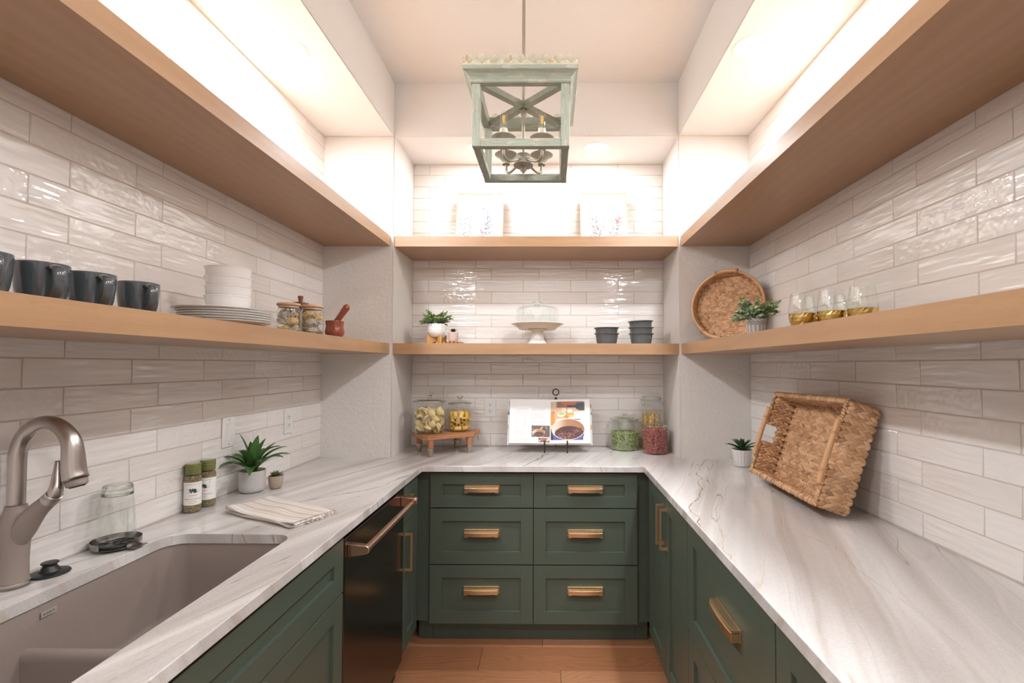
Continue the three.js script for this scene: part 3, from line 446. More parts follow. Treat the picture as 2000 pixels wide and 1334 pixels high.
// ---------------------------------------------------------------- faucet and sink-side things
{ const fx = -1.235, fz = 1.925, t = thing('faucet', 'tall brushed metal and taupe kitchen faucet with an arched spout', 'faucet', [fx, YC, fz], 0.0);
  part('base_ring', lathe([[0, 0.0005], [0.0275, 0.0005], [0.0278, 0.011], [0.0265, 0.0125], [0, 0.0125]], 40), M.brushed, t);
  const body = [lathe([[0.0255, 0.012], [0.0248, 0.03], [0.0242, 0.06], [0.0252, 0.095], [0.028, 0.118], [0.0292, 0.132], [0.0268, 0.152], [0.0215, 0.172], [0.0188, 0.186], [0, 0.187]], 44)];
  body.push(taperTube([[0.0, 0.07, 0], [0.012, 0.108, 0.001], [0.03, 0.142, 0.004], [0.056, 0.175, 0.006], [0.086, 0.201, 0.008]], (q) => (q < 0.45 ? lerp(0.012, 0.0225, sstep(0, 0.45, q)) : lerp(0.0225, 0.0165, sstep(0.45, 1, q))), 40, 28));
  part('body', body, M.taupe, t);
  const sp = [[0, 0.184, 0], [0, 0.24, 0]]; for (let k = 0; k <= 10; k++) { const a = Math.PI - k / 10 * Math.PI * 0.86; sp.push([0.066 + Math.cos(a) * 0.066, 0.293 + Math.sin(a) * 0.084, 0]); } sp.push([0.1335, 0.262, 0], [0.1385, 0.246, 0]);
  part('spout', taperTube(sp, (q) => (q < 0.6 ? 0.0158 : lerp(0.0158, 0.0232, sstep(0.6, 1, q))), 64, 28), M.brushed, t);
  const hd = part('spray_tip', [lathe([[0, 0.0], [0.0165, 0.0], [0.0198, 0.003], [0.0212, 0.0165], [0, 0.017]], 32).rotateZ(0.25).translate(0.1415, 0.2305, 0)], M.taupe, t); part('spray_face', lathe([[0, -0.0015], [0.0135, -0.0015], [0.015, 0.001], [0, 0.002]], 28).rotateZ(0.25).translate(0.1417, 0.2298, 0), M.black, hd);
  part('lever', [taperTube([[0.084, 0.199, 0.008], [0.094, 0.2085, 0.0095], [0.101, 0.215, 0.0105]], (q) => lerp(0.017, 0.0155, q), 12, 24), taperTube([[0.093, 0.206, 0.01], [0.101, 0.223, 0.009], [0.098, 0.25, 0.004], [0.0935, 0.288, -0.002]], (q) => lerp(0.0168, 0.0058, Math.pow(q, 0.75)), 28, 18)], M.brushed, t); }
{ const t = thing('sink_stopper', 'black rubber sink stopper lying behind the sink beside the faucet', 'sink stopper', [-1.222, YC, 1.858]);
  part('flange', lathe([[0, 0.0008], [0.037, 0.0008], [0.0385, 0.003], [0.037, 0.0055], [0.022, 0.0085], [0, 0.009]], 44), M.black, t);
  part('grip', lathe([[0.021, 0.008], [0.0185, 0.0115], [0.0135, 0.02], [0.0125, 0.0245], [0.0165, 0.0262], [0.0168, 0.0285], [0.015, 0.0298], [0, 0.0302]], 40), M.black, t); }
{ const gx = -1.212, gz = 1.69, t = thing('glass_rinser', 'round steel glass rinser with a black cross beside the sink', 'glass rinser', [gx, YC, gz]);
  part('foot', lathe([[0, 0.0006], [0.036, 0.0006], [0.036, 0.007], [0, 0.007]], 40), M.black, t);
  const pts = [[0, 0.0075], [0.052, 0.0075], [0.0555, 0.0105], [0.0562, 0.026], [0.0548, 0.026], [0.0538, 0.012], [0.05, 0.0095], [0, 0.0095]].map((p) => V2(...p));
  part('dish', [new THREE.LatheGeometry(pts, 44, Math.PI * 0.36, Math.PI * 1.66), lathe([[0, 0.0072], [0.053, 0.0072], [0.0535, 0.0092], [0, 0.0092]], 44), tr(cbox(0.045, 0.0022, 0.038, 0.0008), 0.054, 0.0085, 0.004)], mat(css(150, 146, 142), 0.25, { metalness: 1 }), t);
  part('spray_cross', [lathe([[0, 0.0115], [0.041, 0.0115], [0.0425, 0.0095]], 40), cbox(0.08, 0.0036, 0.008, 0.001, 0, 0.0125, 0), cbox(0.008, 0.0036, 0.08, 0.001, 0, 0.0125, 0), lathe([[0, 0.0205], [0.008, 0.02], [0.0125, 0.0155], [0.013, 0.0095]], 24), new THREE.TorusGeometry(0.04, 0.0022, 8, 40).rotateX(Math.PI / 2).translate(0, 0.012, 0)], M.black, t);
  // the tumbler stands upside down on the cross; its wall is fluted
  const N = 80, rows = [[0.0365, 0.0], [0.0378, 0.002], [0.0372, 0.03], [0.0345, 0.08], [0.0318, 0.118], [0.0302, 0.138], [0.0285, 0.147], [0.024, 0.1505], [0, 0.1508]], pos = [], uv = [], idx = [];
  rows.forEach(([r, y]) => { for (let k = 0; k <= N; k++) { const a = k / N * Math.PI * 2, f = y < 0.02 ? 0 : 0.022 * Math.min(1, (y - 0.02) * 25); const q = r * (1 - f * Math.abs(Math.sin(a * 5))); pos.push(Math.cos(a) * q, y, Math.sin(a) * q); uv.push(k / N, y); } });
  for (let j = 0; j < rows.length - 1; j++) for (let k = 0; k < N; k++) { const a = j * (N + 1) + k; idx.push(a, a + N + 1, a + 1, a + 1, a + N + 1, a + N + 2); }
  const g = new THREE.BufferGeometry(); g.setAttribute('position', new THREE.Float32BufferAttribute(pos, 3)); g.setAttribute('uv', new THREE.Float32BufferAttribute(uv, 2)); g.setIndex(idx); g.computeVertexNormals();
  const tt = thing('tumbler', 'clear fluted drinking glass standing upside down on the rinser', 'glass', [gx, YC + 0.0145, gz]); tt.scale.set(1.14, 1.1, 1.14);
  part('wall', [g, g.clone().scale(0.93, 0.985, 0.93)], M.glass, tt); part('thick_base', lathe([[0, 0.128], [0.026, 0.1275], [0.0285, 0.124], [0.0305, 0.121], [0.0295, 0.135], [0.0278, 0.1455], [0.0235, 0.149], [0, 0.1493]], 48), M.glassSolid, tt); }
// spice jars
{ const herb = dataTex(256, 256, (i, j) => { const a = vn(i * 0.16, j * 0.30, 41, 77), b = vn(i * 0.5, j * 0.22, 128, 56); return mix3(mix3(rgb(96, 84, 60), rgb(150, 132, 96), clamp(0.5 + 0.8 * a)), rgb(196, 178, 138), sstep(0.5, 0.8, b)); }, true);
  const label = canvasTex(1024, 512, (x, w, h) => { x.fillStyle = '#eeebe7'; x.fillRect(0, 0, w, h); x.fillStyle = '#8d9160'; x.fillRect(0, 0, w, 8); x.fillRect(0, h - 8, w, 8); x.textAlign = 'center';
    for (const cx of [256, 768]) { x.fillStyle = '#4a4744'; x.font = '24px serif'; x.fillText('THE GOURMET COLLECTION', cx, 62); x.fillStyle = '#2f4a33'; const R = rng(3); for (let k = 0; k < 34; k++) { x.save(); x.translate(cx + (R() - 0.5) * 110, 190 + (R() - 0.5) * 66); x.rotate(R() * 6.3); x.beginPath(); x.ellipse(0, 0, 26, 10, 0, 0, 6.3); x.fill(); x.restore(); } x.strokeStyle = '#4b3a40'; x.lineWidth = 5; for (const [a, b, c, d] of [[-130, 150, -60, 180], [-110, 230, -40, 214], [60, 200, 130, 170], [70, 210, 126, 226]]) { x.beginPath(); x.moveTo(cx + a, b); x.lineTo(cx + c, d); x.stroke(); } x.fillStyle = '#c9443c'; x.beginPath(); x.arc(cx + 118, 108, 9, 0, 6.3); x.fill(); x.strokeStyle = '#c9443c'; x.lineWidth = 3; x.beginPath(); for (let k = 0; k <= 60; k++) { const px = cx - 70 + k * 2.4, py = 296 - k * 0.12 + 8 * Math.sin(k * 1.3) * (k % 17 > 13 ? 0.1 : 1); k ? x.lineTo(px, py) : x.moveTo(px, py); } x.stroke(); x.fillStyle = '#54504c'; x.font = '32px serif'; x.fillText('HERBES DE PROVENCE', cx, 386); x.font = '24px serif'; x.fillText('Spice Blend', cx, 428); for (let k = 0; k < 9; k++) x.fillRect(cx - 90 + k * 20, 456, 12, 5); } });
  const hm = mat(0xffffff, 0.9, { map: herb }), lm = mat(0xffffff, 0.5, { map: label }), cap = mat(css(112, 116, 62), 0.4), top = mat(css(176, 166, 164), 0.4);
  const spice = (lab, x, z, turn) => { const t = thing('spice_jar', lab, 'spice jar', [x, YC, z], turn + 1.3, 'pair of herb jars');
    part('jar', lathe([[0, 0.001], [0.024, 0.001], [0.0258, 0.004], [0.0258, 0.118], [0.024, 0.126], [0.0215, 0.131], [0.0215, 0.135]], 40), M.glass, t);
    part('herbs', lathe([[0, 0.003], [0.0235, 0.003], [0.0249, 0.006], [0.0249, 0.117], [0.0225, 0.125], [0.012, 0.127], [0, 0.127]], 40), hm, t, 'dried green and tan herbs');
    part('paper_label', new THREE.CylinderGeometry(0.0261, 0.0261, 0.08, 48, 1, true).translate(0, 0.067, 0), lm, t);
    part('cap', lathe([[0.0222, 0.131], [0.0232, 0.132], [0.0232, 0.149], [0.0242, 0.1505], [0.0242, 0.1525], [0.0232, 0.154], [0.0236, 0.1575], [0.0242, 0.159], [0.0236, 0.1655], [0.022, 0.167], [0, 0.1672]], 40), cap, t); part('cap_sticker', cyl(0.019, 0.019, 0.0008, 36).translate(0, 0.1674, 0), top, t); return t; };
  spice('glass herb jar with a green cap, the one nearer the sink', -1.2455, 1.362, 0.95); spice('glass herb jar with a green cap, the one nearer the potted plant', -1.2435, 1.293, 0.4); }
// plants
function leafGeo(L, W, up, droop, fold = 0.25, seg = 12, tip = 1) {
  const pos = [], uv = [], idx = []; let x = 0, y = 0;
  for (let i = 0; i <= seg; i++) { const q = i / seg, a = up - droop * Math.pow(q, 1.6); if (i) { x += Math.cos(a) * L / seg; y += Math.sin(a) * L / seg; } const w = W * (0.55 + 0.45 * Math.sin(Math.min(1, q * 1.9) * Math.PI / 2)) * Math.pow(Math.max(0, 1 - Math.pow(q, 2.6)), 0.8 * tip) + 0.0003;
    for (const s of [-1, -0.5, 0, 0.5, 1]) { pos.push(x - Math.sin(a) * Math.abs(s) * w * fold, y + Math.cos(a) * Math.abs(s) * w * fold, s * w); uv.push(q, s); } }
  for (let i = 0; i < seg; i++) for (let k = 0; k < 4; k++) { const a = i * 5 + k; idx.push(a, a + 1, a + 5, a + 1, a + 6, a + 5); }
  const g = new THREE.BufferGeometry(); g.setAttribute('position', new THREE.Float32BufferAttribute(pos, 3)); g.setAttribute('uv', new THREE.Float32BufferAttribute(uv, 2)); g.setIndex(idx); g.computeVertexNormals(); return g;
}
function rosette(t, y, leaves, m) { for (const [dir, L, W, up, droop, fold] of leaves) { const l = part('leaf', leafGeo(L, W, up, droop, fold), m, t); l.rotation.y = dir; l.position.y = y; } }
const crackle = dataTex(512, 512, (i, j) => { const x = i / 512 * 46, y = j / 512 * 16; let d1 = 9, d2 = 9; const xi = Math.floor(x), yi = Math.floor(y); for (let a = -1; a <= 1; a++) for (let b = -1; b <= 1; b++) { const cx = ((xi + a) % 46 + 46) % 46, cy = ((yi + b) % 16 + 16) % 16; const dx = xi + a + 0.5 + 0.45 * perm[cy * 256 + cx] - x, dy = yi + b + 0.5 + 0.45 * perm[cy * 256 + cx + 90] - y, d = Math.hypot(dx, dy); if (d < d1) { d2 = d1; d1 = d; } else if (d < d2) d2 = d; } return sstep(0.02, 0.3, d2 - d1); }, false);
const crackMap = dataTex(512, 512, (i, j) => { const d = crackle.image.data, k = (j * 512 + i) * 4; return mix3(rgb(172, 164, 158), rgb(232, 228, 225), d[k] / 255); }, true);
{ const t = thing('potted_plant', 'leafy dark green plant in a white crackled pot on the left worktop', 'potted plant', [-1.204, YC, 1.096]);
  part('pot', lathe([[0, 0.0008], [0.034, 0.0008], [0.041, 0.004], [0.0455, 0.012], [0.0472, 0.024], [0.049, 0.082], [0.0482, 0.0865], [0.0462, 0.0865], [0.0455, 0.074], [0, 0.074]], 56), mat(0xffffff, 0.8, { map: (crackMap.wrapS = crackMap.wrapT = THREE.RepeatWrapping, crackMap.repeat.set(3, 5.2), crackMap), bumpMap: (crackle.repeat.set(3, 5.2), crackle), bumpScale: 0.0006 }), t);
  part('soil', lathe([[0, 0.079], [0.03, 0.078], [0.0456, 0.0755]], 30), M.soil, t);
  const D = (d) => d * Math.PI / 180;
  rosette(t, 0.07, [[D(2), 0.155, 0.0215, 1.05, 1.35, 0.5], [D(-12), 0.19, 0.0172, 1.2, 1.15, 0.6], [D(20), 0.165, 0.0204, 0.95, 1.1, 0.5], [D(-62), 0.15, 0.0258, 0.8, 1.55, 0.35], [D(-125), 0.155, 0.0226, 0.95, 1.6, 0.4], [D(-172), 0.15, 0.0172, 1.2, 1.4, 0.5], [D(-95), 0.145, 0.0258, 1.32, 0.95, 0.35], [D(150), 0.135, 0.0182, 1.3, 1.2, 0.5], [D(115), 0.14, 0.0194, 1.25, 0.7, 0.5], [D(70), 0.15, 0.0204, 1.35, 0.45, 0.5], [D(40), 0.15, 0.0226, 1.2, 0.6, 0.5], [D(-30), 0.165, 0.0237, 1.42, 0.2, 0.4], [D(-150), 0.175, 0.0150, 1.42, 0.3, 0.6], [D(-45), 0.16, 0.017, 1.0, 1.3, 0.5], [D(30), 0.17, 0.015, 1.1, 1.0, 0.6], [D(-140), 0.16, 0.016, 1.1, 1.3, 0.5], [D(95), 0.14, 0.016, 1.1, 0.9, 0.5], [D(-105), 0.12, 0.017, 1.05, 1.2, 0.4], [D(-75), 0.14, 0.0226, 1.47, 0.25, 0.5]], M.leaf); }
{ const t = thing('potted_succulent', 'tiny grey-green succulent in a beige cup beside the crackled pot', 'potted plant', [-1.138, YC, 1.043]);
  part('pot', lathe([[0, 0.0008], [0.016, 0.0008], [0.0215, 0.004], [0.0255, 0.016], [0.0275, 0.034], [0.0278, 0.0525], [0.0262, 0.0535], [0.0255, 0.047], [0, 0.046]], 40), mat(css(176, 158, 140), 0.75), t); part('soil', lathe([[0, 0.049], [0.0255, 0.0475]], 24), M.soil, t);
  const L = []; for (let k = 0; k < 15; k++) L.push([k * 2.4, 0.034 - k * 0.0009, 0.011 - k * 0.0003, 0.25 + k * 0.075, -0.35, -0.25]); rosette(t, 0.049, L, mat(css(112, 116, 92), 0.55, { side: THREE.DoubleSide })); }
{ const t = thing('potted_plant', 'small dark green agave in a white embossed pot on the right worktop', 'potted plant', [0.976, YC, 0.572]);
  const emb = dataTex(256, 128, (i, j) => { const u = i / 256 * 18, k = Math.floor(u), f = u - k, v = j / 128; const st = Math.abs(f - 0.5) < 0.07 && v < 0.72 + 0.2 * perm[k] ? 1 : 0; const lf = Math.hypot((f - 0.5) * 1.2, ((v * 7) % 1 - 0.5) * 0.9) < 0.24 && v > 0.2 && v < 0.85 ? 0.8 : 0; return Math.max(st, lf); }, false);
  part('pot', lathe([[0, 0.0008], [0.036, 0.0008], [0.037, 0.004], [0.0392, 0.0065], [0.0398, 0.02], [0.0495, 0.081], [0.0502, 0.086], [0.048, 0.086], [0.047, 0.078], [0, 0.077]], 48), mat(css(228, 224, 220), 0.55, { bumpMap: emb, bumpScale: 0.0016 }), t); part('soil', lathe([[0, 0.081], [0.047, 0.079]], 30), M.soil, t);
  const R = rng(21), L = []; for (let k = 0; k < 18; k++) { const e = k / 17; L.push([k * 2.4, lerp(0.098, 0.062, e), 0.0115, lerp(0.45, 1.35, e) + rr(-0.08, 0.08, R), lerp(0.55, 0.1, e), 0.6]); } rosette(t, 0.077, L, M.leafDark); }
// towel: two folded layers with woven stripes
{ const st = canvasTex(512, 512, (x, w, h) => { x.fillStyle = '#e9e4e0'; x.fillRect(0, 0, w, h); const bands = [[0.03, 0.03], [0.085, 0.012], [0.12, 0.09], [0.235, 0.012], [0.27, 0.03], [0.34, 0.10], [0.465, 0.012], [0.5, 0.03], [0.57, 0.10], [0.70, 0.012], [0.735, 0.03], [0.80, 0.10], [0.925, 0.012]]; for (const [p, q] of bands) { x.fillStyle = '#d2c4b7'; x.fillRect(0, p * h, w, q * h); } const R = rng(2); for (let k = 0; k < 9000; k++) { x.fillStyle = R() > 0.5 ? 'rgba(255,255,255,0.10)' : 'rgba(120,100,90,0.08)'; x.fillRect(R() * w, R() * h, 3, 1); } });
  st.wrapS = st.wrapT = THREE.RepeatWrapping; st.repeat.set(1 / 0.16, 1 / 0.165);
  const m = mat(0xffffff, 0.9, { map: st, side: THREE.DoubleSide, sheen: 0.3 });
  const L = 0.345, W = 0.165; const t = thing('folded_towel', 'white and beige striped cloth folded flat on the left worktop', 'towel', [-0.925, YC, 1.378], 0); t.rotation.y = -Math.atan2(0.165, 0.34);
  const sheet = (y0, th, l0, l1, w0, w1, bulge, seed) => { const nx = 46, nz = 26, pos = [], uv = [], idx = []; for (const side of [1, -1]) for (let i = 0; i <= nx; i++) for (let j = 0; j <= nz; j++) { const a = i / nx, b = j / nz; const wob = 0.0035 * vn(a * 4 + seed, b * 2 + seed) + 0.006 * Math.max(0, vn(a * 2 + seed, 1)) * b; const x = lerp(l0, l1, a) + 0.004 * vn(b * 4 + seed, side * 3) * a, z = lerp(w0, w1, b) + 0.005 * vn(a * 3 + seed, side); const edge = Math.min(1, Math.min(a, b * W / L, (1 - b) * W / L) * 30); pos.push(x, y0 + th / 2 + side * th / 2 * Math.sqrt(Math.min(1, edge + 0.02)) + (side > 0 ? wob + bulge * Math.exp(-a * 7) : bulge * 0.6 * Math.exp(-a * 7)), z); uv.push(x + 0.2, z + 0.1); }
    const S = (nx + 1) * (nz + 1); for (let i = 0; i < nx; i++) for (let j = 0; j < nz; j++) { const a = i * (nz + 1) + j; idx.push(a, a + 1, a + nz + 1, a + 1, a + nz + 2, a + nz + 1); idx.push(S + a, S + a + nz + 1, S + a + 1, S + a + 1, S + a + nz + 1, S + a + nz + 2); }
    const rim = (f, n) => { for (let k = 0; k < n; k++) { const a = f(k), b = f(k + 1); idx.push(a, S + a, b, b, S + a, S + b); } }; rim((k) => k * (nz + 1), nx); rim((k) => k * (nz + 1) + nz, nx); rim((k) => k, nz); rim((k) => nx * (nz + 1) + k, nz);
    const g = new THREE.BufferGeometry(); g.setAttribute('position', new THREE.Float32BufferAttribute(pos, 3)); g.setAttribute('uv', new THREE.Float32BufferAttribute(uv, 2)); g.setIndex(idx); g.computeVertexNormals(); return g; };
  part('lower_fold', sheet(0.0006, 0.0085, -L / 2 - 0.005, L / 2, -W / 2, W / 2 + 0.004, 0.001, 3), m, t); part('upper_fold', sheet(0.0096, 0.007, -L / 2, L / 2 + 0.006, -W / 2 + 0.002, W / 2, 0.006, 9), m, t);
  const fr = []; const R = rng(40); for (let k = 0; k < 34; k++) { fr.push(cbox(rr(0.004, 0.011, R), 0.0012, 0.0035, 0.0003, L / 2 + rr(0.004, 0.008, R), rr(0.003, 0.017, R), rr(-W / 2, W / 2, R))); } part('fringe', fr, m, t); }

// ---------------------------------------------------------------- left shelf
const YL = S1[1] + 0.0006;
{ const t = thing('mug', 'dark grey glazed mug cut off by the left edge of the picture', 'mug', [-1.1, YL, 2.123], -0.42, 'row of dark mugs');
  part('cup', lathe([[0.0000, 0.0006], [0.0289, 0.0006], [0.0314, 0.0029], [0.0352, 0.0115], [0.0410, 0.0334], [0.0442, 0.0621], [0.0455, 0.0941], [0.0448, 0.0957], [0.0434, 0.0947], [0.0421, 0.0621], [0.0386, 0.0325], [0.0318, 0.0076], [0.0000, 0.0057]], 56), M.slate, t);
  part('handle', (() => { const c = new THREE.CatmullRomCurve3([[0.042, 0.083, 0], [0.058, 0.0835, 0], [0.0715, 0.077, 0], [0.075, 0.06, 0], [0.070, 0.04, 0], [0.056, 0.025, 0], [0.036, 0.019, 0]].map((p) => V3(...p))), g = new THREE.TubeGeometry(c, 40, 0.0066, 14), p = g.attributes.position; for (let i = 0; i < p.count; i++) p.setZ(i, p.getZ(i) * 1.7); g.computeVertexNormals(); return g; })(), M.slate, t);
  copy(t, 'mug', 'dark grey glazed mug, the largest whole one in the row', [-1.1, YL, 2.010], -0.4); copy(t, 'mug', 'dark grey glazed mug, the middle one of the three seen whole', [-1.1, YL, 1.898], -0.42); copy(t, 'mug', 'dark grey glazed mug nearest the white plates', [-1.1, YL, 1.768], -0.45); }
{ const g = lathe([[0, 0.001], [0.075, 0.001], [0.08, 0.0028], [0.0785, 0.0045], [0.098, 0.0075], [0.120, 0.0135], [0.1305, 0.0172], [0.1312, 0.0188], [0.1295, 0.0195], [0.118, 0.0163], [0.096, 0.0102], [0.076, 0.0066], [0, 0.0062]], 72);
  const ord = ['lowest', 'second from the bottom', 'third from the bottom', 'third from the top', 'second from the top', 'topmost'];
  for (let k = 0; k < 6; k++) single('dinner_plate', g, M.whiteGloss, 'white dinner plate, ' + ord[k] + ' of the stack under the bowls', 'plate', [-1.07 + (k === 5 ? -0.006 : 0.001 * (k % 2)), YL + k * 0.0079, 1.47 + (k === 5 ? 0.012 : 0.0015 * (k % 3))], 'stack of white plates'); 
  const b = lathe([[0, 0.001], [0.042, 0.001], [0.0465, 0.0035], [0.058, 0.016], [0.0645, 0.036], [0.0655, 0.051], [0.0685, 0.0545], [0.0688, 0.0565], [0.0668, 0.0572], [0.0628, 0.0535], [0.0615, 0.038], [0.055, 0.0185], [0.043, 0.0075], [0, 0.0065]], 64);
  const bo = ['bottom', 'second from the bottom', 'second from the top', 'top']; for (let k = 0; k < 4; k++) single('bowl', b, M.whiteGloss, 'white bowl, ' + bo[k] + ' one of the stack standing on the plates', 'bowl', [-1.07 + 0.0008 * (k % 2), YL + 0.0465 + k * 0.0305 + (k ? 0.002 : 0), 1.455 + 0.001 * k], 'stack of white bowls'); }
// jars of pasta nests
function nest(R, r0, col) { const g = []; for (let k = 0; k < 12; k++) { const pts = [], rad = r0 * rr(0.72, 1.05, R), tx = rr(-0.35, 0.35, R), tz = rr(-0.35, 0.35, R), n = 10; for (let q = 0; q < n; q++) { const a = q / n * 6.283; const p = V3(Math.cos(a) * rad * rr(0.85, 1.1, R), rr(-0.5, 0.5, R) * r0 * 0.8, Math.sin(a) * rad * rr(0.85, 1.1, R)).applyEuler(new THREE.Euler(tx, 0, tz)); pts.push([p.x, p.y, p.z]); } g.push(tube(pts, 0.0014, 40, 5, true)); } return merge(g); }
{ const rim = [[0, 0.0006], [0.035, 0.0006], [0.041, 0.004], [0.0418, 0.010], [0.0418, 0.088], [0.040, 0.096], [0.0375, 0.1005], [0.0375, 0.1095]];
  const jar = (label, x, z) => { const t = thing('pasta_jar', label, 'jar', [x, YL, z]); part('glass_body', shellOf(rim, 0.0022, 48), M.glass, t); const l = part('lid', lathe([[0, 0.1015], [0.0362, 0.1015], [0.0362, 0.1095], [0.0405, 0.11], [0.0425, 0.112], [0.0428, 0.1165], [0.0405, 0.1195], [0.03, 0.121], [0, 0.1212]], 44), M.paleWood, t); part('seal', new THREE.TorusGeometry(0.0368, 0.0011, 8, 44).rotateX(Math.PI / 2).translate(0, 0.1045, 0), M.whiteMatte, l); return t; };
  const nm = [mat(css(206, 190, 170), 0.75), mat(css(234, 200, 128), 0.65), mat(css(182, 166, 150), 0.75)];
  const spots = [[-1.03, 1.164, 'left jar'], [-0.97, 1.098, 'right jar']];
  spots.forEach(([x, z, w], q) => { jar('glass jar of pasta nests with a pale wooden lid, the ' + (q ? 'right' : 'left') + ' one of the pair', x, z); const R = rng(60 + q);
    for (let k = 0; k < 9; k++) { const a = k * 2.2 + q * 1.1, lay = Math.floor(k / 3), c = [0, 1, 2, 1, 0, 0, 2, 0, 1][(k + q * 4) % 9]; const o = single('pasta_nest', nest(R, 0.0205, c), nm[c], 'dried nest of ribbon pasta inside the ' + w + ' with a wooden lid', 'pasta', [x + Math.cos(a) * 0.0205, YL + 0.02 + lay * 0.029, z + Math.sin(a) * 0.0205], 'pasta nests in the ' + w); o.rotation.set(rr(-0.8, 0.8, R), rr(0, 6, R), rr(-0.8, 0.8, R)); } });
  const t = thing('canister', 'glass canister with a dark wooden knobbed lid behind the pasta jars', 'canister', [-1.13, YL, 0.886]);
  part('body', lathe([[0, 0.0006], [0.036, 0.0006], [0.038, 0.004], [0.038, 0.128], [0.034, 0.136]], 40), M.glass, t); part('contents', lathe([[0, 0.002], [0.0365, 0.003], [0.0365, 0.126], [0, 0.128]], 36), mat(css(70, 52, 46), 0.8), t);
  const l = part('lid', lathe([[0, 0.132], [0.031, 0.132], [0.031, 0.145], [0.0345, 0.1465], [0.0375, 0.152], [0.0345, 0.1575], [0.015, 0.161], [0, 0.1615]], 40), M.darkWood, t); part('knob', lathe([[0.009, 0.158], [0.0085, 0.166], [0.0115, 0.186], [0.011, 0.189], [0, 0.1895]], 28), M.darkWood, l); }
{ const t = thing('mortar', 'small carved reddish wooden mortar at the end of the left shelf', 'mortar', [-0.965, YL, 0.905]);
  const carve = dataTex(512, 64, (i, j) => { const v = j / 64; if (v < 0.28 || v > 0.62) return 0.5; const u = i / 512 * 14; return 0.5 + 0.5 * Math.sin(u * 6.283 + Math.sin(v * 40) * 1.4) * Math.sin((v - 0.28) / 0.34 * Math.PI * 2.2); }, false);
  part('bowl', lathe([[0, 0.0006], [0.024, 0.0006], [0.031, 0.004], [0.039, 0.016], [0.0408, 0.028], [0.038, 0.041], [0.0362, 0.053], [0.0385, 0.068], [0.0392, 0.0735], [0.0375, 0.0745], [0.0335, 0.068], [0.032, 0.045], [0.028, 0.025], [0.015, 0.015], [0, 0.013]], 52), mat(0xffffff, 0.26, { map: M.redWood.map, bumpMap: carve, bumpScale: 0.0007 }), t);
  single('pestle', taperTube([[0, 0, 0], [0.026, 0.036, 0.0], [0.053, 0.074, -0.002], [0.076, 0.108, -0.003], [0.083, 0.118, -0.003], [0.0855, 0.1215, -0.003]], (q) => (q < 0.08 ? 0.012 : q > 0.88 ? lerp(0.0155, 0.005, Math.pow((q - 0.88) / 0.12, 2)) : lerp(0.0105, 0.0155, q)), 48, 20), M.redWood, 'reddish wooden pestle leaning in the mortar', 'pestle', [-0.99, YL + 0.026, 0.907]); }
// ---------------------------------------------------------------- back niche shelves
const YB = 1.5536;
function sprays(R, n, len, rad, leafR, m0) { // many small paired leaves along arching stems, with their stems
  const L = [], S = [], disk = (() => { const s = new THREE.Shape(); for (let k = 0; k < 8; k++) { const a = k / 8 * 6.283, x = Math.cos(a) * 1.15, y = Math.sin(a) * 0.8; k ? s.lineTo(x, y) : s.moveTo(x, y); } s.closePath(); const g = new THREE.ShapeGeometry(s); const p = g.attributes.position; for (let i = 0; i < p.count; i++) p.setZ(i, 0.18 * p.getX(i) * p.getX(i)); g.computeVertexNormals(); return g; })();
  for (let k = 0; k < n; k++) { const az = R() * 6.283, el = rr(0.35, 1.5, R), l = len * rr(0.65, 1.05, R) * (el < 0.7 ? 0.9 : 1), pts = []; for (let q = 0; q <= 5; q++) { const e = el - 0.35 * (q / 5), d = l * q / 5; pts.push([Math.cos(az) * Math.cos(e) * d + Math.cos(az) * rad * 0.5, Math.sin(e) * d, Math.sin(az) * Math.cos(e) * d + Math.sin(az) * rad * 0.5]); } S.push(tube(pts, 0.0009, 8, 4));
    const c = new THREE.CatmullRomCurve3(pts.map((p) => V3(...p))); for (let q = 2; q <= 11; q++) { const p = c.getPoint(q / 11); for (const sd of q === 11 ? [0] : [-1, 1]) { const r = leafR * rr(0.7, 1.15, R) * (q > 9 ? 0.7 : 1), g = disk.clone().scale(r, r, r).rotateX(rr(-1.2, 0.4, R)).rotateZ(rr(-0.6, 0.6, R)).rotateY(R() * 6.28); g.translate(p.x + sd * r * 0.8 * Math.sin(az + 0.7), p.y + rr(-0.2, 0.5, R) * r, p.z + sd * r * 0.8 * Math.cos(az + 0.7)); const v = R(); paint(g, m0(v, q / 11)); L.push(g); } } }
  return [merge(L), merge(S)]; }
const foliageM = new THREE.MeshPhysicalMaterial({ vertexColors: true, roughness: 0.55, side: THREE.DoubleSide }), stemM = mat(css(104, 110, 78), 0.7);
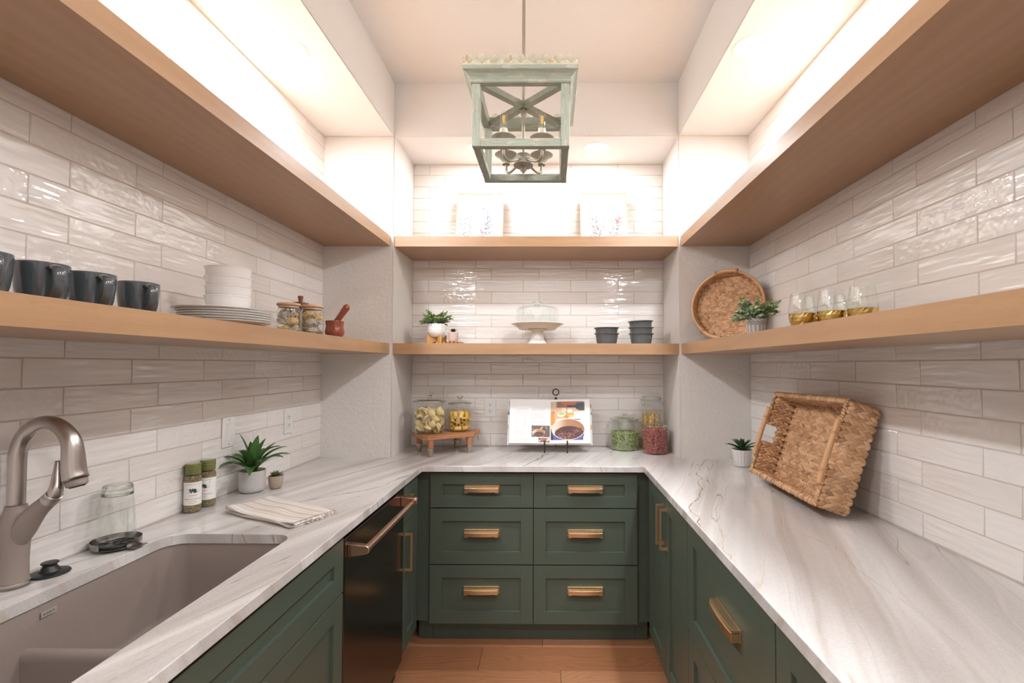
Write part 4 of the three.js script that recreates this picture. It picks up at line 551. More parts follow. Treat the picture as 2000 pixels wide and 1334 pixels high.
{ const x = -0.677, z = 0.20, t = thing('potted_plant', 'leafy green plant in a white faceted pot on a small wooden stand', 'potted plant', [x, YB + 0.041, z]);
  const N = 24, rows = [[0.028, 0.0], [0.040, 0.007], [0.0475, 0.018], [0.0525, 0.030], [0.0535, 0.042], [0.0505, 0.066], [0.0475, 0.08], [0.045, 0.08], [0.044, 0.072]], pos = [], idx = []; rows.forEach(([r, y], j) => { for (let k = 0; k < N; k++) { const a = (k + (j < 5 && j & 1 ? 0.5 : 0)) / N * 6.2832; const q = j > 4 && j < 7 ? r * (k & 1 ? 1.012 : 0.985) : r; pos.push(Math.cos(a) * q, y, Math.sin(a) * q); } });
  for (let j = 0; j < rows.length - 1; j++) for (let k = 0; k < N; k++) { const a = j * N + k, b = j * N + (k + 1) % N; if (j < 5 && j & 1) idx.push(a, a + N, b, b, a + N, b + N); else if (j < 5) idx.push(a, a + N, b, b, a + N, b + N); else idx.push(a, a + N, b, b, a + N, b + N); }
  let g = new THREE.BufferGeometry(); g.setAttribute('position', new THREE.Float32BufferAttribute(pos, 3)); g.setIndex(idx); g = g.toNonIndexed(); g.computeVertexNormals(); part('pot', g, M.whiteGloss.clone(), t); part('soil', lathe([[0, 0.074], [0.0445, 0.0725]], 24), M.soil, t);
  const [lf, st] = sprays(rng(71), 46, 0.098, 0.03, 0.0068, (v, q) => css(lerp(70, 150, v * 0.5 + q * 0.5), lerp(104, 172, v * 0.5 + q * 0.5), lerp(64, 106, v))); tr(lf, 0, 0.076, 0); tr(st, 0, 0.072, 0); tag(part('foliage', lf, foliageM, t), null, null, null, 'stuff'); part('stems', st, stemM, t);
  const w = thing('plant_stand', 'small bamboo stand with crossed boards under the faceted white pot', 'plant stand', [x, YB, z], 0.62);
  for (const k of [0, 1]) { const s = new THREE.Shape(); s.moveTo(-0.062, 0); s.lineTo(-0.062, 0.056); s.lineTo(-0.053, 0.056); s.quadraticCurveTo(-0.046, 0.042, -0.030, 0.0405); s.lineTo(0.030, 0.0405); s.quadraticCurveTo(0.046, 0.042, 0.053, 0.056); s.lineTo(0.062, 0.056); s.lineTo(0.062, 0); s.lineTo(0.045, 0); s.quadraticCurveTo(0, 0.028, -0.045, 0); s.closePath(); const b = part('board', extrude(s, 0.011, 0.0012, 8).translate(0, 0, -0.0055), M.bamboo, w); b.rotation.y = k * Math.PI / 2 + (k ? 0 : 0); } }
{ const t = thing('potted_succulent', 'small spiky succulent in a pale pink pot on a slatted wooden coaster', 'potted plant', [-0.576, YB + 0.0135, 0.215]);
  part('pot', lathe([[0, 0.0008], [0.021, 0.0008], [0.0245, 0.004], [0.0275, 0.018], [0.0312, 0.0545], [0.0318, 0.057], [0.0298, 0.0575], [0.0288, 0.05], [0, 0.05]], 40), mat(css(214, 190, 178), 0.65), t); part('soil', lathe([[0, 0.053], [0.029, 0.0515]], 24), M.soil, t);
  const R = rng(5), L = []; for (let k = 0; k < 16; k++) { const e = k / 15; L.push([k * 2.4, lerp(0.036, 0.028, e), 0.0068, lerp(0.7, 1.4, e) + rr(-0.08, 0.08, R), -0.1, 0.5]); } rosette(t, 0.05, L, leafMat(52, 70, 50, 0.5));
  const w = thing('coaster', 'little slatted wooden coaster under the pink succulent pot', 'coaster', [-0.572, YB, 0.222]); for (let k = 0; k < 5; k++) part('slat', cbox(0.013, 0.009, 0.1, 0.0015, -0.0455 + k * 0.0228, 0.0085, 0), M.acacia, w); for (const s of [-1, 1]) part('crossbar', cbox(0.104, 0.004, 0.012, 0.0008, 0, 0.0022, s * 0.034), M.acacia, w); }
{ const x = -0.079, z = 0.19, t = thing('cake_stand', 'white ceramic cake stand on a flared foot', 'cake stand', [x, YB, z]);
  part('pedestal', lathe([[0, 0.0006], [0.061, 0.0006], [0.0615, 0.0025], [0.056, 0.006], [0.0455, 0.022], [0.0395, 0.036], [0.0372, 0.056], [0.0358, 0.08], [0.0365, 0.0845], [0.052, 0.088], [0.0525, 0.093], [0, 0.094]], 56), M.whiteGloss, t);
  const pl = part('plate', lathe([[0, 0.0925], [0.105, 0.0925], [0.108, 0.0905], [0.112, 0.0925], [0.118, 0.099], [0.142, 0.1145], [0.1545, 0.1205], [0.1562, 0.1225], [0.1545, 0.1243], [0.14, 0.1215], [0.13, 0.119], [0, 0.1185]], 80), M.whiteGloss, t);
  const bd = []; for (let k = 0; k < 96; k++) bd.push(new THREE.SphereGeometry(0.0024, 6, 4).translate(Math.cos(k / 96 * 6.2832) * 0.154, 0.1238, Math.sin(k / 96 * 6.2832) * 0.154)); part('beaded_rim', bd, M.whiteGloss, pl);
  const d = thing('cake_dome', 'clear glass dome with a round knob covering the white cake stand', 'cake dome', [x, YB + 0.1216, z]); part('bell', shellOf([[0.127, 0.001], [0.1278, 0.003], [0.1265, 0.075], [0.1235, 0.087], [0.112, 0.096], [0.085, 0.104], [0.05, 0.1085], [0.012, 0.1105]], 0.003, 72), M.glass, d); part('knob', lathe([[0.013, 0.1095], [0.0125, 0.1125], [0.017, 0.116], [0.026, 0.1215], [0.0272, 0.126], [0.0235, 0.131], [0.012, 0.1335], [0, 0.134]], 40), M.glassSolid, d); }
{ const b = lathe([[0, 0.001], [0.052, 0.001], [0.0555, 0.003], [0.0595, 0.012], [0.0635, 0.036], [0.0665, 0.058], [0.0722, 0.0612], [0.0745, 0.0635], [0.0745, 0.0655], [0.0725, 0.0665], [0.066, 0.0642], [0.0625, 0.058], [0.059, 0.034], [0.054, 0.009], [0, 0.007]], 60);
  const put = (lab, x, y, tilt) => { const o = single('ramekin', b, M.greyBowl, lab, 'bowl', [x, y, 0.2], 'dark grey bowls on the back shelf'); o.rotation.z = tilt || 0; };
  put('dark grey bowl, lower one of the shorter stack', 0.332, YB, 0); put('dark grey bowl, upper one of the shorter stack', 0.331, YB + 0.0335, 0.012); put('dark grey bowl at the bottom of the taller stack', 0.535, YB, 0); put('dark grey bowl in the middle of the taller stack', 0.534, YB + 0.0355, 0.0); put('dark grey bowl on top of the taller stack, slightly tilted', 0.5335, YB + 0.0725, 0.035); }
// framed prints
{ const gold = mat(css(232, 212, 172), 0.35, { metalness: 0.8 });
  const art = (seed, leaf, pinks) => canvasTex(512, 620, (x, w, h) => { x.fillStyle = '#f3f1ee'; x.fillRect(0, 0, w, h); const R = rng(seed); const leaves = (x0, y0, a, n, L, col) => { for (let k = 0; k < n; k++) { const q = k / n, px = x0 + Math.cos(a) * q * L, py = y0 + Math.sin(a) * q * L; for (const s of [-1, 1]) { x.save(); x.translate(px, py); x.rotate(a + s * 0.75); x.fillStyle = col; x.globalAlpha = rr(0.45, 0.85, R); x.beginPath(); x.moveTo(0, 0); x.quadraticCurveTo(30, -13, 66, 0); x.quadraticCurveTo(30, 11, 0, 0); x.fill(); x.restore(); } } };
    for (let k = 0; k < 9; k++) leaves(50 + k * 52 + rr(-14, 14, R), 620, -Math.PI / 2 + rr(-0.5, 0.5, R), 8, rr(330, 540, R), leaf[k % leaf.length]); for (let k = 0; k < pinks; k++) { x.save(); x.translate(rr(60, 460, R), rr(250, 560, R)); x.rotate(rr(-2, -1, R)); x.globalAlpha = 0.6; x.fillStyle = k % 2 ? '#c04a60' : '#c9707e'; x.beginPath(); x.ellipse(0, 0, 34, 11, 0, 0, 6.3); x.fill(); x.restore(); } for (let k = 0; k < 60; k++) { x.globalAlpha = 0.6; x.fillStyle = leaf[0]; x.beginPath(); x.arc(rr(60, 460, R), rr(220, 560, R), 4, 0, 6.3); x.fill(); } });
  const fr = (lab, x, tex) => { const t = thing('framed_print', lab, 'framed print', [x, 2.1565, 0.118]); t.rotation.x = -0.19; const W = 0.292, H = 0.365, b = 0.011; const sh = rrect(-W / 2, W / 2, 0, H, 0.0006); sh.holes.push(rrect(-W / 2 + b, W / 2 - b, b, H - b, 0.0006, THREE.Path));
    for (const [a, c, e, f] of [[-W / 2, W / 2, 0, b], [-W / 2, W / 2, H - b, H], [-W / 2, -W / 2 + b, b, H - b], [W / 2 - b, W / 2, b, H - b]]) part('frame_side', [span(a, c, e, f, -0.012, 0.012, 0.002)], gold, t);
    const pr = new THREE.BoxGeometry(W - 2 * b + 0.002, H - 2 * b + 0.002, 0.002); part('print', pr.translate(0, H / 2, 0.003), mat(0xffffff, 0.6, { map: tex }), t); part('backing', span(-W / 2 + 0.004, W / 2 - 0.004, 0.004, H - 0.004, -0.011, 0.001, 0.0005), M.darkWood, t); return t; };
  fr('gold framed print of blue-grey leaves, the left one of the two', -0.442, art(11, ['#3c4250', '#565d6a', '#474e5c'], 3)); fr('gold framed print of grey leaves and pink buds, the right one of the two', 0.329, art(23, ['#423e48', '#585460', '#5e5c44'], 7)); }

// ---------------------------------------------------------------- back counter
function glassJar(label, x, y, z, r, hb, rimr, lidY, kind) {
  const t = thing('glass_jar', label, 'jar', [x, y, z]);
  part('body', shellOf([[0, 0.001], [r * 0.86, 0.001], [r * 0.96, 0.004], [r * 0.995, 0.012], [r, 0.03], [r * (kind === 'barrel' ? 1.03 : 1.0), hb * 0.5], [r * 0.99, hb - 0.018], [r * 0.94, hb - 0.007], [rimr * 0.93, hb - 0.002], [rimr * 0.93, hb + 0.004]], 0.0028, 64), M.glass, t);
  const l = part('lid', lathe([[rimr * 0.86, hb - 0.008], [rimr * 0.86, hb + 0.004], [rimr, hb + 0.0065], [rimr * 1.02, hb + 0.010], [rimr * 0.98, hb + 0.013], [rimr * 0.62, lidY - 0.006], [rimr * 0.3, lidY], [0.012, lidY + 0.003]], 60), M.glass, t);
  part('lid_rim', lathe([[rimr * 0.87, hb + 0.0046], [rimr, hb + 0.006], [rimr * 1.018, hb + 0.010], [rimr * 0.98, hb + 0.0125], [rimr * 0.88, hb + 0.0115], [rimr * 0.87, hb + 0.0046]], 60), M.glassSolid, l);
  if (kind === 'loop') part('knob', [new THREE.TorusGeometry(0.0135, 0.0042, 12, 32).translate(0, lidY + 0.0155, 0), lathe([[0.017, lidY], [0.014, lidY + 0.004], [0.006, lidY + 0.007], [0, lidY + 0.007]], 24)], M.glassSolid, l);
  else part('knob', lathe([[0.012, lidY], [0.0095, lidY + 0.006], [0.0105, lidY + 0.013], [0.0185 * (r > 0.08 ? 1 : 0.95), lidY + 0.019], [0.0195 * (r > 0.08 ? 1 : 0.95), lidY + 0.023], [0.0165, lidY + (r > 0.08 ? 0.034 : 0.026)], [0, lidY + (r > 0.08 ? 0.036 : 0.027)]], 32), M.glassSolid, l);
  return t; }
{ const t = thing('riser_board', 'acacia serving riser with brass-capped legs under the pasta jars', 'serving riser', [-0.624, YC, 0.213], 0.58);
  const s = new THREE.Shape(); const w = 0.16, d = 0.118, c = 0.022; s.moveTo(-w + c, -d); s.lineTo(w - c, -d); s.lineTo(w, -d + c); s.lineTo(w, -0.03); s.lineTo(w + 0.05, -0.026); s.quadraticCurveTo(w + 0.062, -0.024, w + 0.062, -0.012); s.lineTo(w + 0.062, 0.012); s.quadraticCurveTo(w + 0.062, 0.024, w + 0.05, 0.026); s.lineTo(w, 0.03); s.lineTo(w, d - c); s.lineTo(w - c, d); s.lineTo(-w + c, d); s.lineTo(-w, d - c); s.lineTo(-w, -d + c); s.closePath();
  part('board', extrude(s, 0.022, 0.0022, 8).rotateX(-Math.PI / 2).translate(0, 0.0945, 0), M.acacia, t);
  for (const [a, b] of [[-0.117, 0.097], [0.117, 0.097], [-0.117, -0.097], [0.117, -0.097]]) { const l = part('leg', lathe([[0, 0.03], [0.0155, 0.03], [0.019, 0.095], [0, 0.095]], 28).translate(a, 0, b), M.acacia, t); part('metal_cap', lathe([[0, 0.0006], [0.0118, 0.0006], [0.0125, 0.002], [0.0172, 0.0475], [0.0169, 0.0485], [0.0155, 0.048], [0, 0.046]], 28).translate(a, 0, b), M.nickel, l); }
  part('hanging_cord', [tube([[w + 0.05, 0.097, 0.0], [w + 0.052, 0.082, 0.004], [w + 0.049, 0.07, 0.006], [w + 0.054, 0.058, 0.008], [w + 0.058, 0.054, 0.006], [w + 0.056, 0.064, 0.003], [w + 0.054, 0.08, 0.0], [w + 0.051, 0.097, -0.003]], 0.0012, 40, 6)], mat(css(140, 96, 66), 0.8), t); }
const JA = [-0.706, YC + 0.1175, 0.232], JB = [-0.545, YC + 0.1175, 0.152];
glassJar('large lidded glass jar of pasta shells on the wooden riser', ...JA, 0.0945, 0.172, 0.0945, 0.203, 'knob'); glassJar('smaller lidded glass jar of pasta tubes on the wooden riser', ...JB, 0.069, 0.155, 0.069, 0.181, 'barrel');
{ const shell = (() => { const U = 16, Vn = 22, pos = [], idx = []; for (let i = 0; i <= U; i++) for (let j = 0; j <= Vn; j++) { const u = i / U, v = j / Vn * 2 - 1; const open = 1.75 + 0.3 * Math.sin(u * Math.PI); let r = 0.0215 * Math.pow(Math.sin(Math.PI * (0.04 + 0.92 * u)), 0.62) * (1 + 0.035 * Math.cos(v * 34)); if (Math.abs(v) > 0.86) r *= 1 - (Math.abs(v) - 0.86) * 2.2; const a = v * open; pos.push(0.056 * (u - 0.5) + 0.004 * Math.cos(a), r * Math.cos(a) * 1.05, r * Math.sin(a)); } for (let i = 0; i < U; i++) for (let j = 0; j < Vn; j++) { const a = i * (Vn + 1) + j; idx.push(a, a + 1, a + Vn + 1, a + 1, a + Vn + 2, a + Vn + 1); } const g = new THREE.BufferGeometry(); g.setAttribute('position', new THREE.Float32BufferAttribute(pos, 3)); g.setIndex(idx); g.computeVertexNormals(); g.setAttribute('uv', new THREE.Float32BufferAttribute(new Float32Array(pos.length / 3 * 2), 2)); return g; })();
  const pm = [css(240, 216, 156), css(236, 208, 144), css(243, 222, 168)].map((c) => mat(c, 0.55, { side: THREE.DoubleSide })); const R = rng(88); let n = 0;
  for (let lay = 0; lay < 4; lay++) { const ring = [[0.0635, 8], [0.024, 3]]; for (const [rad, k0] of ring) for (let k = 0; k < k0; k++) { const a = (k + lay * 0.5) / k0 * 6.2832 + rr(-0.08, 0.08, R); const o = single('pasta_shell', shell, pm[n++ % 3], 'cream pasta shell lying in the large glass jar', 'pasta', [JA[0] + Math.cos(a) * rad, JA[1] + 0.026 + lay * 0.031 + rr(-0.003, 0.003, R), JA[2] + Math.sin(a) * rad], 'pasta shells in the large jar'); o.rotation.set(rr(-3, 3, R), rr(0, 6.28, R), rr(-0.9, 0.9, R)); } }
  const tubeG = lathe([[0.0115, -0.021], [0.0135, -0.021], [0.0137, 0.021], [0.0115, 0.021], [0.0115, -0.021]], 28); const p = tubeG.attributes.position; for (let i = 0; i < p.count; i++) { const a = Math.atan2(p.getZ(i), p.getX(i)), f = 1 + 0.025 * Math.cos(a * 14); p.setXYZ(i, p.getX(i) * f, p.getY(i), p.getZ(i) * f); } tubeG.computeVertexNormals();
  const tm = [css(232, 190, 92), css(226, 180, 82), css(238, 200, 108)].map((c) => mat(c, 0.5, { side: THREE.DoubleSide }));
  for (let lay = 0; lay < 4; lay++) for (const [rad, k0] of [[0.047, 8], [0.014, 2]]) for (let k = 0; k < k0; k++) { const a = (k + lay * 0.5) / k0 * 6.2832; const o = single('pasta_tube', tubeG, tm[(k + lay) % 3], 'short yellow pasta tube lying in the smaller glass jar', 'pasta', [JB[0] + Math.cos(a) * rad, JB[1] + 0.02 + lay * 0.0255, JB[2] + Math.sin(a) * rad], 'pasta tubes in the smaller jar'); if (lay === 0) { o.rotation.set(0, -a, 0); o.rotateX(Math.PI / 2); } else if (lay === 3 && k % 2) o.rotation.set(rr(-0.2, 0.2, R), 0, rr(-0.2, 0.2, R)); else { o.rotation.set(rr(-1.6, 1.6, R), -a, rr(-0.7, 0.7, R)); } } }
const JP = [0.453, YC + 0.0006, 0.092], JT = [0.618, YC + 0.0006, 0.078], JN = [0.612, YC + 0.0006, 0.223];
glassJar('lidded glass jar of green split peas on the back worktop', ...JP, 0.0865, 0.174, 0.086, 0.206, 'loop'); glassJar('lidded glass jar of red beans in the right corner of the niche', ...JN, 0.068, 0.149, 0.066, 0.181, 'loop');
function fill(name, label, at, r, h0, h1, n, s, cols, rough) { const g = new THREE.IcosahedronGeometry(1, 1); const m = new THREE.InstancedMesh(g, mat(0xffffff, rough), n), R = rng(n), q = new THREE.Object3D(), c = new THREE.Color(); for (let k = 0; k < n; k++) { const top = k > n * 0.86, a = R() * 6.2832, rad = top ? r * Math.sqrt(R()) : r - (R() < 0.7 ? 0 : R() * s[0] * 3); q.position.set(Math.cos(a) * rad, top ? h1 - R() * s[0] * 1.4 : lerp(h0, h1, R()), Math.sin(a) * rad); q.rotation.set(R() * 6, R() * 6, R() * 6); const f = rr(0.85, 1.15, R); q.scale.set(s[0] * f, s[1] * f, s[2] * f); q.updateMatrix(); m.setMatrixAt(k, q.matrix); const w = R(); c.copy(cols[0]).lerp(cols[1], w); if (R() > 0.93) c.copy(cols[2]); m.setColorAt(k, c); } m.name = numbered(name); m.position.set(...at); m.castShadow = m.receiveShadow = true; scene.add(m); tag(m, label, name === 'split_peas' ? 'peas' : 'beans', null, 'stuff'); return m; }
fill('split_peas', 'green split peas filling half of the lidded jar', JP, 0.0805, 0.006, 0.106, 5200, [0.0035, 0.0028, 0.0023], [css(122, 134, 84), css(152, 160, 108), css(216, 214, 160)], 0.7);
fill('red_beans', 'small dark red beans filling the lidded jar', JN, 0.0635, 0.007, 0.141, 4400, [0.0046, 0.0027, 0.0026], [css(146, 70, 66), css(172, 94, 86), css(210, 134, 108)], 0.4);
{ const t = thing('clip_jar', 'tall clip-top glass jar of long wavy pasta behind the red beans', 'jar', JT); t.scale.y = 1.06;
  part('body', lathe([[0, 0.001], [0.068, 0.001], [0.0735, 0.006], [0.0745, 0.015], [0.0745, 0.225], [0.071, 0.243], [0.0605, 0.258], [0.0555, 0.268], [0.0555, 0.286]].map(([a, b]) => [a, b * 1.0]), 60), M.glass, t);
  part('neck_ring', lathe([[0.0555, 0.284], [0.059, 0.2855], [0.0605, 0.292], [0.059, 0.298], [0.0555, 0.2985], [0.0555, 0.284]], 52), M.glassSolid, t);
  part('lid', lathe([[0.0545, 0.2995], [0.0585, 0.3005], [0.0595, 0.306], [0.054, 0.3145], [0.052, 0.321], [0.02, 0.324], [0, 0.324]], 52), M.glass, t);
  part('clip', [tube([[-0.060, 0.302, 0.012], [-0.064, 0.29, 0.014], [-0.064, 0.27, 0.016], [-0.056, 0.256, 0.03], [-0.050, 0.252, 0.042]], 0.0015, 30, 6), tube([[-0.045, 0.303, 0.04], [-0.05, 0.285, 0.043], [-0.046, 0.262, 0.045], [-0.05, 0.25, 0.042]], 0.0015, 30, 6), new THREE.TorusGeometry(0.0595, 0.0013, 6, 60).rotateX(Math.PI / 2).translate(0, 0.281, 0)], M.brushed, t);
  const ribbon = (() => { const n = 60, pos = [], idx = []; for (let i = 0; i <= n; i++) for (let k = 0; k < 3; k++) pos.push((k - 1) * 0.0052 + (k === 1 ? 0 : 0.0012 * (k - 1) * Math.sin(i * 0.9)), i / n * 0.215, k === 1 ? 0 : 0.0024 * Math.sin(i * 0.9 + k)); for (let i = 0; i < n; i++) for (let k = 0; k < 2; k++) { const a = i * 3 + k; idx.push(a, a + 1, a + 3, a + 1, a + 4, a + 3); } const g = new THREE.BufferGeometry(); g.setAttribute('position', new THREE.Float32BufferAttribute(pos, 3)); g.setIndex(idx); g.computeVertexNormals(); g.setAttribute('uv', new THREE.Float32BufferAttribute(new Float32Array(pos.length / 3 * 2), 2)); return g; })();
  const rm = mat(css(230, 188, 98), 0.5, { side: THREE.DoubleSide }), R = rng(17); for (let k = 0; k < 24; k++) { const a = k < 16 ? k / 16 * 6.2832 : k / 8 * 6.2832, rad = k < 16 ? 0.05 : 0.026; const o = single('wavy_pasta', ribbon, rm, 'long wavy ribbon of pasta standing in the clip-top jar', 'pasta', [JT[0] + Math.cos(a) * rad, JT[1] + 0.006, JT[2] + Math.sin(a) * rad], 'long pasta in the tall jar'); o.rotation.set(rr(0.02, 0.1, R) * Math.sin(a), 1.57 - a + rr(-0.5, 0.5, R), rr(-0.1, 0.06, R)); o.scale.y = rr(0.86, 1.05, R); } }
// ---------------------------------------------------------------- cookbook on its stand
{ const lean = -0.33, t = thing('cookbook', 'large open cookbook showing recipe text and a photo of a stew pot', 'book', [-0.004, 0.972, 0.222]); t.rotation.set(lean, 0, 0);
  const Wp = 0.238, Hp = 0.262, zf = (q) => 0.005 + 0.017 * Math.pow(Math.sin(Math.PI * Math.min(1, 0.06 + q * 0.62)), 0.9);
  const block = (s) => { const sh = new THREE.Shape(); sh.moveTo(0, 0); for (let k = 0; k <= 20; k++) sh.lineTo(Wp * k / 20, -zf(k / 20)); sh.lineTo(Wp + 0.004, -0.002); sh.lineTo(Wp + 0.004, 0); sh.closePath(); const g = extrude(sh, Hp, 0, 4).rotateX(-Math.PI / 2); if (s < 0) { g.scale(-1, 1, 1); const i = g.attributes.position; const a = i.array; for (let k = 0; k < i.count; k += 3) for (let c = 0; c < 3; c++) { const u = a[(k + 1) * 3 + c]; a[(k + 1) * 3 + c] = a[(k + 2) * 3 + c]; a[(k + 2) * 3 + c] = u; } g.computeVertexNormals(); } return g; };
  const page = (s) => { const n = 24, pos = [], uv = [], idx = []; for (let i = 0; i <= n; i++) for (let j = 0; j <= 1; j++) { const q = i / n; pos.push(s * Wp * q, Hp * j, zf(q) + 0.0007); uv.push(s > 0 ? q : 1 - q, j); } for (let i = 0; i < n; i++) { const a = i * 2; s > 0 ? idx.push(a, a + 2, a + 1, a + 1, a + 2, a + 3) : idx.push(a, a + 1, a + 2, a + 1, a + 3, a + 2); } const g = new THREE.BufferGeometry(); g.setAttribute('position', new THREE.Float32BufferAttribute(pos, 3)); g.setAttribute('uv', new THREE.Float32BufferAttribute(uv, 2)); g.setIndex(idx); g.computeVertexNormals(); return g; };
  const edges = mat(0xffffff, 0.8, { map: dataTex(8, 128, (i, j) => { const v = 0.86 + 0.1 * perm[j]; return [v, v * 0.985, v * 0.97]; }, true, 0.05) });
  const stew = (x, cx, cy, rx, ry, R, dark) => { x.fillStyle = '#ece4da'; x.beginPath(); x.ellipse(cx, cy, rx, ry, 0, 0, 6.3); x.fill(); const gr = x.createLinearGradient(cx - rx, 0, cx + rx, 0); gr.addColorStop(0, '#e9ddcf'); gr.addColorStop(0.22, '#dcc3a8'); gr.addColorStop(0.45, '#b98660'); gr.addColorStop(1, '#a5714f'); x.fillStyle = gr; x.beginPath(); x.ellipse(cx, cy, rx * 0.965, ry * 0.955, 0, 0, 6.3); x.fill(); x.save(); x.beginPath(); x.ellipse(cx, cy, rx * 0.95, ry * 0.95, 0, 0, 6.3); x.clip(); x.fillStyle = dark; x.beginPath(); x.ellipse(cx + rx * 0.06, cy + ry * 0.42, rx * 0.86, ry * 0.72, 0, 0, 6.3); x.fill(); const cols = ['#4a2a28', '#5c3430', '#3a2222', '#7a4238', '#8a5242', '#6a4452', '#a86a52']; for (let k = 0; k < 120; k++) { x.save(); x.translate(cx + (R() - 0.45) * rx * 1.6, cy + ry * (0.05 + R() * 0.85)); x.rotate(R() * 6.3); x.globalAlpha = 0.75; x.fillStyle = cols[Math.floor(R() * cols.length)]; x.beginPath(); x.ellipse(0, 0, rx * rr(0.06, 0.16, R), rx * rr(0.03, 0.08, R), 0, 0, 6.3); x.fill(); x.restore(); } x.globalAlpha = 0.8; x.strokeStyle = '#f3e8e4'; for (let k = 0; k < 16; k++) { x.lineWidth = rr(1.5, 4, R); const px = cx + (R() - 0.6) * rx, py = cy + ry * rr(0.3, 0.85, R), a = R() * 3, l = rx * rr(0.05, 0.16, R); x.beginPath(); x.moveTo(px, py); x.lineTo(px + Math.cos(a) * l, py + Math.sin(a) * l); x.stroke(); } x.restore(); };
  const right = canvasTex(640, 704, (x, w, h) => { x.fillStyle = '#efece9'; x.fillRect(0, 0, w, h); const L = 14, T = 34, Wd = 540, Hd = 618; x.save(); x.beginPath(); x.rect(L, T, Wd, Hd); x.clip(); x.translate(L, T); const R = rng(4);
    x.fillStyle = '#d9b592'; x.fillRect(0, 0, Wd, Hd); let g = x.createLinearGradient(0, 0, Wd, 0); g.addColorStop(0, '#c3a48c'); g.addColorStop(0.13, '#d8b796'); g.addColorStop(0.22, '#7c5a48'); g.addColorStop(0.5, '#a4674a'); g.addColorStop(1, '#6d5a52'); x.fillStyle = g; x.fillRect(0, 0, Wd, 100); x.fillStyle = '#b9694a'; x.beginPath(); x.ellipse(290, 10, 120, 58, 0, 0, 6.3); x.fill();
    x.fillStyle = '#ece6e0'; x.fillRect(90, 280, 500, 400); x.beginPath(); x.moveTo(80, 300); x.lineTo(360, 250); x.lineTo(540, 150); x.lineTo(540, 640); x.lineTo(60, 640); x.fill(); x.fillStyle = '#efe9e2'; x.fillRect(370, 165, 170, 180);
    x.fillStyle = '#3c3e44'; x.beginPath(); x.moveTo(260, 62); x.lineTo(390, 60); x.quadraticCurveTo(420, 30, 470, 22); x.lineTo(545, 22); x.lineTo(545, 146); x.lineTo(470, 146); x.quadraticCurveTo(420, 140, 390, 100); x.lineTo(260, 100); x.fill(); x.strokeStyle = '#8c2f28'; x.lineWidth = 7; x.beginPath(); x.moveTo(252, 92); x.quadraticCurveTo(250, 180, 268, 300); x.stroke();
    for (const [cx, cy, rx, ry, c] of [[170, 208, 62, 40, '#efe8da'], [170, 198, 50, 26, '#b9c47c'], [212, 140, 44, 32, '#e8d2b4'], [306, 158, 42, 32, '#f2ece6'], [300, 220, 66, 38, '#e9a75e'], [250, 250, 40, 22, '#d98a52'], [330, 236, 50, 18, '#f3cf8a']]) { x.fillStyle = c; x.beginPath(); x.ellipse(cx, cy, rx, ry, 0, 0, 6.3); x.fill(); } x.fillStyle = '#8c4634'; x.fillRect(200, 286, 270, 12); g = x.createLinearGradient(0, 0, 80, 0); g.addColorStop(0, '#d97f2a'); g.addColorStop(1, '#e8a860'); x.fillStyle = g; x.fillRect(0, 190, 76, 190); x.fillStyle = '#b08a60'; x.fillRect(2, 160, 60, 36);
    x.fillStyle = '#3f4c9a'; x.fillRect(260, 284, 100, 16); x.fillStyle = '#2a2430'; x.fillRect(0, 440, 40, 180); x.fillStyle = '#4a4c92'; x.beginPath(); x.ellipse(276, 480, 262, 190, 0, 0, 6.3); x.fill(); x.fillStyle = '#55589c'; x.fillRect(40, 470, 470, 150); x.fillStyle = '#ebe6e2'; x.beginPath(); x.moveTo(540, 400); x.lineTo(520, 560); x.lineTo(505, 620); x.lineTo(540, 620); x.fill(); stew(x, 276, 448, 264, 168, R, '#543230'); x.restore(); });
  const left = canvasTex(640, 704, (x, w, h) => { x.fillStyle = '#efecea'; x.fillRect(0, 0, w, h); const R = rng(14); x.fillStyle = '#8f8a88'; const para = (x0, x1, y0, n, ragged) => { for (let k = 0; k < n; k++) { let px = x0, end = ragged ? x0 + (x1 - x0) * rr(0.45, 1, R) : k === n - 1 ? x0 + (x1 - x0) * 0.6 : x1; while (px < end) { const l = rr(4, 15, R); x.globalAlpha = rr(0.45, 0.75, R); x.fillRect(px, y0 + k * 8.6, Math.min(l, end - px), 3.2); px += l + 4; } } x.globalAlpha = 1; };
    para(40, 100, 34, 1); para(86, 300, 140, 14); para(86, 290, 268, 2); para(96, 180, 284, 14, 1); para(215, 290, 284, 19, 1); para(86, 150, 410, 1); para(96, 170, 424, 7, 1); para(86, 290, 510, 4); para(86, 290, 546, 5); para(86, 290, 612, 10); para(345, 560, 136, 7); para(345, 560, 210, 14); para(345, 540, 350, 5);
    const pic = (a, b, c, d, s) => { x.save(); x.beginPath(); x.rect(a, b, c, d); x.clip(); x.fillStyle = '#6a5a58'; x.fillRect(a, b, c, d); const Q = rng(s); const cols = ['#e8e2dc', '#8a4a34', '#4c3a3c', '#c9a06a', '#7c8a52', '#d8c8c0', '#93543c', '#a89aa6']; for (let k = 0; k < 22; k++) { x.fillStyle = cols[Math.floor(Q() * cols.length)]; x.beginPath(); x.ellipse(a + Q() * c, b + Q() * d, 10 + Q() * 36, 8 + Q() * 22, Q() * 3, 0, 6.3); x.fill(); } stew(x, a + c * 0.38, b + d * 0.66, c * 0.34, d * 0.36, Q, '#5a3832'); x.restore(); };
    pic(352, 424, 288, 182, 5); pic(460, 620, 180, 70, 9); });
